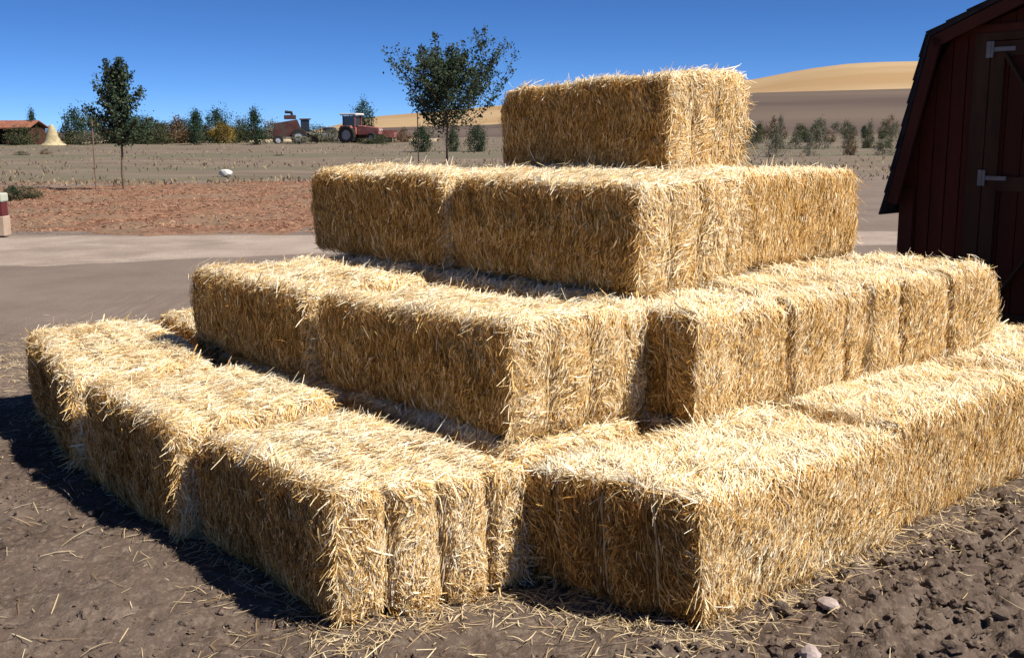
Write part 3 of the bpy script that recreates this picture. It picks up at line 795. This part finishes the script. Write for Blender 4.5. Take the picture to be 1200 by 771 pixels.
def sapling(name, label, x, y, H, clear, spread, nb, nl, leaf, mat, seed, asc=0.9, group=None, upright=0.6, shape=1.0):
    global RNG
    rs = random.Random(seed)
    root = empty(name, (x, y, 0)); tag(root, label, 'tree', group)
    tb = MB(); top = H * 0.86
    pts = [(0, 0, -0.05)] + [(0.02 * math.sin(k * 1.7 + seed), 0.02 * math.cos(k * 1.3 + seed), top * k / 6) for k in range(1, 7)]
    tb.tube(pts, [H * 0.011 * (1 - 0.13 * k) for k in range(7)], 8); tb.build('trunk', M['bark'], root)
    lm = MB(); LP = []; LT = []
    for k in range(nb):
        f = (k + 0.5) / nb; z0 = clear + (top - clear) * f * 0.96
        az = k * 2.39996 + rs.uniform(-.4, .4)
        L = spread * (1.15 - 0.75 * abs(f - 0.3) ** shape) * rs.uniform(0.5, 1.25)
        el = asc * (0.35 + 0.75 * f) + rs.uniform(-.15, .2)
        p = Vector((0, 0, z0)); pl = [p.copy()]; d = Vector((math.cos(az) * math.cos(el), math.sin(az) * math.cos(el), math.sin(el)))
        for s in range(5):
            d = (d + Vector((rs.uniform(-.12, .12), rs.uniform(-.12, .12), 0.10 * upright + rs.uniform(-.05, .08)))).normalized()
            p = p + d * L / 5; pl.append(p.copy())
        lm.tube(pl, [H * 0.0042 * (1 - 0.17 * q) for q in range(6)], 5)
        subs = [pl]
        for q in range(3):
            b0 = pl[rs.randint(1, 4)]; d2 = (d + Vector((rs.uniform(-.9, .9), rs.uniform(-.9, .9), rs.uniform(-.1, .7)))).normalized()
            pp = [b0 + d2 * L * 0.13 * t for t in range(4)]; lm.tube(pp, H * 0.0016, 4); subs.append(pp)
        for pp in subs:
            m = int(nl / nb / (2 if pp is pl else 6))
            for _ in range(m):
                t = rs.random() ** 0.75 * (len(pp) - 1); i = min(int(t), len(pp) - 2); c = pp[i].lerp(pp[i + 1], t - i)
                sp = min(spread, 1.1) * 0.10 * (1.25 - t / len(pp))
                LP.append((c.x + rs.gauss(0, sp), c.y + rs.gauss(0, sp), c.z + rs.gauss(0, sp * 0.9)))
                LT.append(rs.uniform(0, 1))
    lm.build('limbs', M['bark'], root)
    V, F, T = leaf_quads(np.array(LP), leaf, np.array(LT))
    raw_mesh('crown', V, F, mat=mat, parent=root, tone=T)
    return root
x, y = pos_at(147, 222)
sapling('young_oak_tree', 'slim young dark green tree standing alone at the left', x, y, 3.0, 1.0, 0.74, 40, 6500, 0.040, M['oak_leaf'], 3, 0.9, 'young trees behind the mulch', 0.5)
x2, y2 = pos_at(526, 207)
sapling('young_oak_tree', 'taller spreading young dark tree just left of the top bale', x2, y2, 3.45, 1.25, 1.95, 44, 14000, 0.045, M['oak_leaf'], 21, 0.62, 'young trees behind the mulch', 0.9)
def stake(px, pyb, h, label, lean=0.0, dist=None, r=0.015):
    x, y = pos_at(px, pyb, dist); mb = MB(); mb.tube([(0, 0, -0.1), (lean, 0, h)], r, 8); mb.cyl((lean, 0, h), (lean, 0, h + 0.012), r * 1.15, 8)
    o = mb.build('tree_stake', M['stake'], None, smooth=False); o.location = (x, y, 0); tag(o, label, 'stake', 'stakes beside the young trees')
stake(114, 224, 1.6, 'thin weathered stake left of the slim young tree', 0.02)
stake(492, 207, 1.85, 'rusty upright stake left of the spreading young tree')

# background trees and shrubs: irregular crowns of small leaves on short trunks, one mesh set per kind then copied
def crown_pts(rs, n, H, W, base, clumps, squash=1.0, cone=0.0):
    C = []
    for _ in range(clumps):
        f = rs.random(); zz = base + (H - base) * f
        w = W / 2 * (1 - cone * f) * math.sqrt(max(0.05, 1 - (2 * f - 0.85) ** 2 * 0.75))
        a = rs.random() * 6.283; r = w * math.sqrt(rs.random()) * 0.85
        C.append((r * math.cos(a) * 1.25, r * math.sin(a) * 1.25, zz, W * rs.uniform(0.14, 0.28), rs.uniform(0.15, 0.85)))
    P, T = [], []
    for _ in range(n):
        c = rs.choice(C); s = c[3] * 0.55
        P.append((c[0] + rs.gauss(0, s), c[1] + rs.gauss(0, s), max(0.03, c[2] + rs.gauss(0, s)))); T.append(min(1, max(0, c[4] + rs.gauss(0, .2))))
    return np.array(P), np.array(T)
PROTO = {}
def bush_proto(kind, mat, H, W, base, n, clumps, leaf, seed, cone=0.0, limbs=True):
    rs = random.Random(seed); P, T = crown_pts(rs, n, H, W, base, clumps, cone=cone)
    V, F, T = leaf_quads(P, leaf, T)
    mb = MB(); mb.tube([(0, 0, -0.05), (0.01, 0.02, base * 0.6), (0, 0, base + (H - base) * 0.6)], [0.035 * H, 0.028 * H, 0.01 * H], 7)
    for k in range(6 if limbs else 0):
        a = k * 1.05 + rs.random(); z = base * 0.8 + (H - base) * 0.1 * k
        mb.tube([(0, 0, z), (math.cos(a) * W * .18, math.sin(a) * W * .18, z + H * .12), (math.cos(a) * W * .3, math.sin(a) * W * .3, z + H * .3)], [0.014 * H, 0.010 * H, 0.004 * H], 5)
    PROTO[kind] = (V, F, T, mb, mat)
PMESH = {}
def plant(kind, name, label, x, y, H, W, group, cat='tree', rz=None, z=0.0):
    V, F, T, mb, mat = PROTO[kind]
    root = empty(name, (x, y, z), random.uniform(0, 6.28) if rz is None else rz); tag(root, label, cat, group)
    if kind not in PMESH:
        c = raw_mesh('crown', V, F, mat=mat, parent=root, tone=T); t = mb.build('trunk', M['bark'], root); PMESH[kind] = (c, t)
    else:
        for src in PMESH[kind]:
            q = src.copy(); COL.objects.link(q); q.parent = root
    root.scale = (W, W, H)
    return root
bush_proto('round_dark', M['leaf_dark'], 1, 1, 0.10, 3900, 34, 0.030, 1)
bush_proto('tall_dark', M['leaf_dark'], 1, 1, 0.15, 3000, 26, 0.032, 2, cone=0.5)
bush_proto('olive', M['leaf_olive'], 1, 1, 0.08, 3300, 30, 0.032, 4)
bush_proto('grey', M['leaf_grey'], 1, 1, 0.05, 1500, 22, 0.036, 5)
bush_proto('yellow', M['leaf_yellow'], 1, 1, 0.05, 2700, 22, 0.035, 6)
bush_proto('brown', M['leaf_brown'], 1, 1, 0.08, 2250, 22, 0.035, 7)
def bp(kind, name, label, px, top, w, dist, group, cat='tree', base=None):
    x, y = pos_at(px, 160, dist)
    H = (150.5 - top) / 1275.0 * dist * 1.05 + EYE; w = w * 1.2
    plant(kind, name, label, x, y, H, w / 1275.0 * dist, group, cat)
GT = 'trees and shrubs along the far edge of the field'
# (kind, name, label, px, top, width px, distance)
far = [
 ('olive', 'shrub', 'olive shrub in front of the rust red building at the far left', 28, 146, 26, 108),
 ('tall_dark', 'tree', 'pointed dark tree between the red building and the yellow heap', 41, 131, 12, 112),
 ('brown', 'shrub', 'brownish shrub right of the pale yellow heap', 80, 144, 14, 112),
 ('round_dark', 'tree', 'dark green tree left of the slim young tree', 93, 129, 26, 112),
 ('tall_dark', 'tree', 'dark tree just behind the left edge of the slim young tree', 112, 137, 22, 116),
 ('olive', 'tree', 'olive tree behind the slim young tree', 133, 134, 34, 114),
 ('round_dark', 'tree', 'dark tree behind the right edge of the slim young tree', 166, 137, 34, 113),
 ('olive', 'shrub', 'low olive shrub a little right of the slim young tree', 186, 143, 26, 110),
 ('brown', 'shrub', 'brownish shrub midway between the slim tree and the yellow shrub', 206, 139, 30, 113),
 ('tall_dark', 'tree', 'small green tree with a dark foot, left of the yellow shrub', 233, 133, 20, 104),
 ('round_dark', 'tree', 'dark rounded tree rising behind the yellow shrub', 259, 131, 26, 116),
 ('yellow', 'shrub', 'bright yellow shrub at the far edge of the field', 263, 144, 22, 110),
 ('olive', 'tree', 'olive tree right of the yellow shrub', 283, 139, 20, 114),
 ('tall_dark', 'tree', 'small upright tree on a bare trunk left of the dark maroon machine', 300, 132, 20, 96),
 ('grey', 'shrub', 'grey green shrub behind the dark maroon machine', 322, 143, 24, 116),
 ('olive', 'shrub', 'olive shrub between the two red machines, nearer the maroon one', 374, 147, 22, 114),
 ('grey', 'shrub', 'greyish shrub between the two red machines, nearer the bright red one', 393, 151, 26, 112),
 ('round_dark', 'tree', 'dark round tree top behind the bright red tractor', 428, 124, 20, 132),
 ('olive', 'shrub', 'olive shrub in front of the bright red tractor', 440, 157, 30, 100),
 ('brown', 'shrub', 'brown shrub just right of the bright red tractor', 472, 151, 20, 108),
]
far += [
 ('round_dark', 'shrub', 'low dark shrub between the pointed tree and the yellow heap', 50, 146, 14, 118),
 ('olive', 'shrub', 'low olive shrub between the brownish shrub and the dark tree at left', 88, 150, 20, 108),
 ('grey', 'shrub', 'low greyish shrub left of the slim young tree trunk', 104, 152, 22, 107),
 ('round_dark', 'shrub', 'low dark shrub right behind the slim young tree trunk', 150, 146, 40, 118),
 ('round_dark', 'shrub', 'dark shrub behind the low olive shrub right of the slim tree', 178, 141, 34, 121),
 ('olive', 'shrub', 'broad olive shrub behind the brownish shrub in the tree line', 198, 145, 34, 120),
 ('round_dark', 'shrub', 'broad dark shrub left of the small green tree with a dark foot', 220, 141, 30, 119),
 ('olive', 'shrub', 'broad olive shrub between the small green tree and the yellow shrub', 244, 145, 26, 120),
 ('round_dark', 'shrub', 'broad dark shrub behind the olive tree right of the yellow shrub', 288, 146, 34, 121),
 ('olive', 'shrub', 'broad olive shrub left of the dark maroon machine', 311, 149, 26, 122),
 ('grey', 'shrub', 'low grey green shrub at the foot of the dark maroon machine', 352, 158, 26, 98),
]
for k, n, l, px, top, w, d in far: bp(k, n, l, px, top, w, d, GT, 'tree' if n == 'tree' else 'shrub')
near = [('round_dark', 'leafy shrub below the rusty stake, left of the spreading tree', 498, 150, 21, 62),
        ('round_dark', 'leafy shrub just right of the spreading young tree trunk', 531, 153, 13, 62),
        ('round_dark', 'leafy shrub right of the spreading tree, near the top bale', 562, 149, 19, 62),
        ('olive', 'small dark weed clump in the field left of the third course', 328, 177, 11, 56),
        ('olive', 'small olive shrub in the field at the far left', 27, 172, 14, 60),
        ('brown', 'small brown shrub in the field below the yellow heap', 54, 170, 9, 62)]
for k, l, px, top, w, d in near: bp(k, 'field_shrub', l, px, top, w, d, 'single shrubs standing in the dry field', 'shrub')

# rows of young trees on the slope to the right, between the top bale and the shed
rs = random.Random(31); k = 0
for row, (d, t0, cnt, zb) in enumerate(((48, 154, 6, 0), (64, 150, 8, 0), (86, 145, 9, 0), (115, 141, 10, 0), (160, 138, 11, 0.3))):
    for j in range(cnt):
        px = 868 + (1090 - 868) * (j + rs.uniform(.15, .85)) / cnt
        kind = rs.choice(['grey', 'grey', 'grey', 'grey', 'olive', 'olive', 'tall_dark', 'brown'])
        x, yy = pos_at(px, 160, d); H = ((150.5 - t0) * 0.75 + rs.uniform(-9, 4)) / 1275 * d + EYE * 0.8; w = rs.uniform(9, 20) / 1275 * d * (1.2 - 0.1 * row)
        q = plant(kind, 'orchard_shrub', 'grey green shrub in the planted rows between the top bale and the shed', x, yy, H, w, 'shrubs in rows on the slope left of the shed', 'shrub', z=0)
        k += 1

# dry weeds over the field (uncountable)
n = 26000
Y = 27 + 120 * RNG.random(n) ** 1.6; X = RNG.uniform(-0.75, 0.75, n) * Y
P = np.stack([X, Y, 0.10 + 0 * X], 1); cl = vnoise(P, 0.12, 61)
P = P[cl > RNG.uniform(-0.6, 0.9, n)]; n = len(P)
Ht = RNG.uniform(0.03, 0.14, n) * (1 + P[:, 1] / 160)
P[:, 2] = 0.06 + Ht * 0.4
D = np.stack([RNG.normal(0, .35, n), RNG.normal(0, .35, n), np.ones(n)], 1)
v, F, t = ribbons(P, D, RNG.normal(0, 1, (n, 3)), Ht, 0.02 + P[:, 1] * 0.0006, RNG.normal(0, .2, n) * Ht, np.clip(RNG.normal(0.35, 0.18, n), 0, 1))
tag(raw_mesh('dry_weeds', v, F, mat=M['dry_weed'], tone=t), 'dry pale weeds and stubble over the far field', 'weeds', kind='stuff')
# wood chips on the mulch bed (uncountable)
n = 30000
Y = RNG.uniform(14.6, 29, n); X = RNG.uniform(-0.62, 0.2, n) * Y; P = np.stack([X, Y, np.zeros(n)], 1)
P[:, 2] = 0.014 + 0.10 * (0.5 + 0.5 * fbm(P, 1.1, 4, 30)) + 0.012
a = RNG.uniform(0, 6.28, n); D = np.stack([np.cos(a), np.sin(a), RNG.normal(0, .3, n)], 1)
v, F, t = ribbons(P, D, np.tile([0, 0, 1.], (n, 1)) + RNG.normal(0, .4, (n, 3)), RNG.uniform(.03, .09, n), RNG.uniform(.012, .028, n), np.zeros(n), 0.2 + 0.55 * RNG.random(n), segs=1)
M['chip'] = straw_material('wood_chip', [(0.0, (0.16, 0.075, 0.045)), (0.6, (0.36, 0.20, 0.125)), (1.0, (0.52, 0.36, 0.25))], 0.05)
tag(raw_mesh('wood_chips', v, F, mat=M['chip'], tone=t), 'reddish wood chips covering the mulch bed', 'wood chips', kind='stuff')

# ------------------------------------------------------------------ far things: building, heap, machines
M['rust_roof'] = noise_mat('rusty_roof', (0.20, 0.075, 0.045), (0.30, 0.13, 0.085), 1.5)
M['dark_wood'] = noise_mat('dark_timber', (0.05, 0.022, 0.015), (0.09, 0.04, 0.028), 2)
M['maroon'] = noise_mat('faded_maroon_paint', (0.055, 0.022, 0.022), (0.10, 0.04, 0.036), 1.5, (0.07, 0.05, 0.04), 2.0, rough=0.6)
M['red_paint'] = noise_mat('sun_faded_red_paint', (0.22, 0.055, 0.045), (0.34, 0.15, 0.13), 2.5, rough=0.45, spec=0.4)
M['white_paint'] = noise_mat('white_paint', (0.50, 0.49, 0.46), (0.66, 0.65, 0.62), 3)
M['tyre'] = noise_mat('tyre_rubber', (0.018, 0.018, 0.018), (0.035, 0.033, 0.03), 8)
M['glass'] = noise_mat('dark_window', (0.02, 0.025, 0.03), (0.03, 0.035, 0.04), 1, rough=0.1, spec=0.8)
M['heap'] = noise_mat('pale_yellow_straw_heap', (0.34, 0.28, 0.15), (0.50, 0.42, 0.26), 3, bump=0.8, bump_scale=8)
M['grey_paint'] = noise_mat('grey_paint', (0.30, 0.31, 0.33), (0.42, 0.43, 0.45), 3)

D0 = 112.0
x, y = pos_at(6, 160, D0)
b = empty('farm_building', (x, y, 0)); tag(b, 'low open farm building with a rust red roof at the far left', 'building')
mb = MB()
for q in np.linspace(-6.8, 3.2, 6):
    mb = MB(); mb.box(q - .1, q + .1, -1.9, -1.7, 0, 1.75); mb.build('post', M['dark_wood'], b)
mb = MB(); mb.box(-7, 3.4, 1.9, 2.1, 0, 1.75); mb.box(-7, -6.85, -1.6, 1.9, 0, 1.75); mb.box(3.25, 3.4, -1.6, 1.9, 0, 1.75); mb.build('wall', M['dark_wood'], b)
mb = MB(); mb.hexa([(-7.3, -2.3, 1.70), (3.7, -2.3, 1.70), (3.7, 0, 2.42), (-7.3, 0, 2.42), (-7.3, -2.3, 1.80), (3.7, -2.3, 1.80), (3.7, 0, 2.52), (-7.3, 0, 2.52)])
mb.hexa([(-7.3, 0.001, 2.42), (3.7, 0.001, 2.42), (3.7, 2.5, 1.70), (-7.3, 2.5, 1.70), (-7.3, 0.001, 2.52), (3.7, 0.001, 2.52), (3.7, 2.5, 1.80), (-7.3, 2.5, 1.80)])
for q in np.arange(-7.2, 3.7, .45): mb.hexa([(q, -2.3, 1.801), (q + .05, -2.3, 1.801), (q + .05, -.01, 2.519), (q, -.01, 2.519), (q, -2.3, 1.84), (q + .05, -2.3, 1.84), (q + .05, -.01, 2.56), (q, -.01, 2.56)])
mb.build('roof', M['rust_roof'], b)

# heap of straw
x, y = pos_at(63, 160, 106)
rr = np.linspace(0, 1, 22); aa = np.linspace(0, 2 * math.pi, 49)[:-1]
V = []
for r in rr:
    z = 2.05 * (1 - smooth(0.10, 0.75, np.array([r]))[0]) * 0.75 + 0.55 * (1 - r) ** 0.6
    for a in aa: V.append((1.25 * r * math.cos(a), 0.95 * r * math.sin(a), z))
V = np.array(V); nz = fbm(V, 2.2, 3, 9); V[:, 2] = np.maximum(V[:, 2] + 0.10 * nz * (V[:, 2] > 0.05), -0.02); V[:, 0] += 0.06 * nz
na = len(aa); F = []
for i in range(len(rr) - 1):
    for k2 in range(na): F.append((i * na + k2, (i + 1) * na + k2, (i + 1) * na + (k2 + 1) % na, i * na + (k2 + 1) % na))
o = raw_mesh('straw_heap', V, np.array(F), mat=M['heap'], smooth=True); o.location = (x, y, 0)
tag(o, 'pale yellow pointed heap between dark trees at the far left', 'heap')

def wheel(parent, x, y, r, w):
    t = MB(); n = 28; prof = [(r * .55, -w / 2), (r * .9, -w / 2), (r, -w * .35), (r, w * .35), (r * .9, w / 2), (r * .55, w / 2)]
    vs = []; fs = []
    for k in range(n):
        a = 2 * math.pi * k / n
        lug = 1.0 + (0.03 if k % 2 else 0)
        for (q, yy) in prof: vs.append((x + q * lug * math.cos(a), y + yy, r + q * lug * math.sin(a)))
    m = len(prof)
    for k in range(n):
        for i in range(m): fs.append((k * m + i, k * m + (i + 1) % m, ((k + 1) % n) * m + (i + 1) % m, ((k + 1) % n) * m + i))
    t.add(vs, fs); wo = t.build('wheel', M['tyre'], parent)
    rm = MB(); rm.cyl((x, y - w * .3, r), (x, y + w * .3, r), r * .56, 20); rm.cyl((x, y - w * .42, r), (x, y + w * .42, r), r * .16, 10); rm.build('rim', M['grey_paint'], wo)

def tractor(px, dist, rz):
    x, y = pos_at(px, 160, dist); t = empty('tractor', (x, y, 0), rz)
    tag(t, 'bright red tractor with a white cab roof parked beyond the field', 'tractor')
    m = MB(); m.hexa([(0.1, -.42, .85), (2.3, -.36, .85), (2.3, .36, .85), (.1, .42, .85), (.1, -.42, 1.75), (2.3, -.33, 1.5), (2.3, .33, 1.5), (.1, .42, 1.75)])
    m.build('hood', M['red_paint'], t, 0.06)
    m = MB(); m.box(-1.3, 2.1, -.28, .28, .55, .86); m.build('chassis', M['dark_wood'], t, 0.03)
    m = MB(); m.box(-1.35, .05, -.72, .72, .9, 1.55)
    for s in (-1, 1): m.hexa([(-1.6, s * .62, 1.35), (-.1, s * .62, 1.35), (-.1, s * 1.02, 1.35), (-1.6, s * 1.02, 1.35), (-1.35, s * .62, 1.72), (-.35, s * .62, 1.72), (-.35, s * 1.02, 1.72), (-1.35, s * 1.02, 1.72)] if s > 0 else
                             [(-1.6, -1.02, 1.35), (-.1, -1.02, 1.35), (-.1, -.62, 1.35), (-1.6, -.62, 1.35), (-1.35, -1.02, 1.72), (-.35, -1.02, 1.72), (-.35, -.62, 1.72), (-1.35, -.62, 1.72)])
    m.build('rear_body', M['red_paint'], t, 0.03)
    for a in (-1.25, -.03):
        for bb in (-.66, .66):
            m = MB(); m.box(a - .04, a + .04, bb - .04, bb + .04, 1.55, 2.65); m.build('cab_post', M['red_paint'], t)
    m = MB(); m.box(-1.2, -.08, -.64, .64, 1.57, 2.6); m.build('cab_glass', M['glass'], t)
    m = MB(); m.box(-1.5, .2, -.85, .85, 2.66, 2.84); m.build('cab_roof', M['white_paint'], t, 0.06)
    m = MB(); m.tube([(1.3, .25, 1.5), (1.3, .25, 2.4), (1.36, .25, 2.5)], 0.04, 8); m.build('exhaust_pipe', M['tyre'], t)
    for s in (-1, 1):
        wheel(t, -.75, s * .92, .85, .42); wheel(t, 1.7, s * .75, .52, .28)
    for s in (-1, 1):
        m = MB(); m.cyl((2.3, s * .2, 1.3), (2.36, s * .2, 1.3), .08, 12); m.build('headlight', M['white_paint'], t)
    return t
tractor(422, 106, R(-20)).scale = (1.02, 1.02, 1.02)
# red trailer behind the tractor
x, y = pos_at(452, 160, 108); t = empty('farm_trailer', (x, y, 0), R(-8)); t.scale = (0.75, 0.85, 0.85); tag(t, 'low faded red farm trailer right of the tractor', 'trailer')
m = MB(); m.box(-1.5, 1.5, -.9, .9, .75, .84); m.build('deck', M['dark_wood'], t)
m = MB(); m.box(-1.5, 1.5, -.96, -.9, .7, 1.5); m.box(-1.5, 1.5, .9, .96, .7, 1.5); m.box(-1.56, -1.5, -.96, .96, .7, 1.9); m.box(1.5, 1.56, -.96, .96, .7, 1.3); m.build('side_boards', M['red_paint'], t)
m = MB(); m.beam((-1.5, 0, .7), (-2.9, 0, .55), .1, .1); m.build('drawbar', M['dark_wood'], t)
for s in (-1, 1): wheel(t, .3, s * 1.05, .42, .22)
# dark maroon harvester
x, y = pos_at(343, 160, 104); t = empty('harvester', (x, y, 0), R(12)); t.scale = (1.0, 1.0, 1.0); tag(t, 'dark maroon harvester with black chute parked beyond the field', 'harvester')
m = MB(); m.hexa([(-1.7, -.9, .8), (1.2, -.9, .7), (1.2, .9, .7), (-1.7, .9, .8), (-1.5, -.9, 2.0), (.6, -.9, 2.35), (.6, .9, 2.35), (-1.5, .9, 2.0)]); m.build('body', M['maroon'], t, 0.05)
m = MB(); m.box(-.6, .5, -.6, .6, 2.36, 2.75); m.build('grain_bin', M['maroon'], t, 0.04)
m = MB(); m.box(.9, 1.7, -.7, .7, 1.2, 2.3); cb = m.build('cab', M['glass'], t, 0.04)
m = MB(); m.box(.8, 1.85, -.8, .8, 2.31, 2.42); m.build('cab_roof', M['maroon'], cb)
m = MB(); m.tube([(.2, .5, 2.5), (.1, .5, 3.0), (-.5, .5, 3.05)], 0.14, 10); m.build('chute', M['tyre'], t)
m = MB(); m.hexa([(1.4, -.6, .5), (2.4, -1.5, .15), (2.4, 1.5, .15), (1.4, .6, .5), (1.4, -.6, 1.1), (2.4, -1.5, .6), (2.4, 1.5, .6), (1.4, .6, 1.1)]); m.build('header', M['maroon'], t)
m = MB(); m.tube([(1.6, -.8, 1.4), (2.2, -.8, 1.1)], .05, 6); m.build('ladder', M['tyre'], t)
for s in (-1, 1): wheel(t, .7, s * 1.1, .75, .4); wheel(t, -1.2, s * 1.0, .45, .25)
# grey truck between the machines
x, y = pos_at(386, 160, 120); t = empty('pickup_truck', (x, y, 0), R(0)); tag(t, 'pale grey pickup truck between the maroon and bright red machines', 'truck')
m = MB(); m.box(-2.3, 2.3, -.85, .85, .45, 1.0); m.build('body', M['grey_paint'], t, 0.08)
m = MB(); m.hexa([(-.5, -.8, 1.0), (1.2, -.8, 1.0), (1.2, .8, 1.0), (-.5, .8, 1.0), (-.4, -.68, 1.6), (.7, -.68, 1.6), (.7, .68, 1.6), (-.4, .68, 1.6)]); cb = m.build('cab', M['glass'], t)
m = MB(); m.box(-.42, .72, -.7, .7, 1.605, 1.68); m.build('roof', M['grey_paint'], cb, .03)
for s in (-1, 1): wheel(t, -1.4, s * .82, .37, .24); wheel(t, 1.5, s * .82, .37, .24)

# pale rock in the field
x, y = pos_at(266, 206); P = np.zeros((1, 3)); o = lumps('rock', P, np.array([0.17]), M['white_paint'], 0.2); o.location = (x, y, 0.14); o.scale = (1.15, 1, 0.95)
tag(o, 'white rock lying alone in the dry field behind the mulch', 'rock')
# pedestal at left edge
x, y = pos_at(2, 274); t = empty('utility_pedestal', (x, y, 0.02)); tag(t, 'short pedestal with pale cap, maroon middle and tan foot at the left edge', 'pedestal')
m = MB(); m.box(-.1, .1, -.1, .1, 0, .26); m.build('foot', noise_mat('tan_foot', (.36, .27, .20), (.45, .34, .26), 5), t, .01)
m = MB(); m.box(-.085, .085, -.085, .085, .262, .44); m.build('middle', noise_mat('maroon_band', (.10, .02, .025), (.13, .03, .03), 5), t, .008)
m = MB(); m.box(-.1, .1, -.1, .1, .442, .56); m.build('cap', noise_mat('pale_cap', (.36, .38, .31), (.44, .46, .38), 5), t, .02)
# green plants at the back left of the bed
for i, (px, w, l) in enumerate(((18, 20, 'low dark green plant beside the pedestal at the left edge'), (36, 22, 'low light green plant at the back of the mulch, second from the left edge'))):
    x, y = pos_at(px, 234); plant('olive' if i else 'round_dark', 'low_plant', l, x, y, 0.26, w / 1275 * 24, 'low green plants behind the mulch', 'plant', z=0.05)
# pale dry grass bank showing under the far trees
M['bank'] = noise_mat('pale_grass_bank', (0.42, 0.33, 0.21), (0.55, 0.45, 0.31), 1.0)
strip('pale_bank', [(-70, 118), (-48, 118), (-30, 119), (-8, 119)], [(-72, 124), (-49, 124), (-30, 124), (-8, 124)], 0.28, M['bank'], 80, 8, 0.15, 0.5)
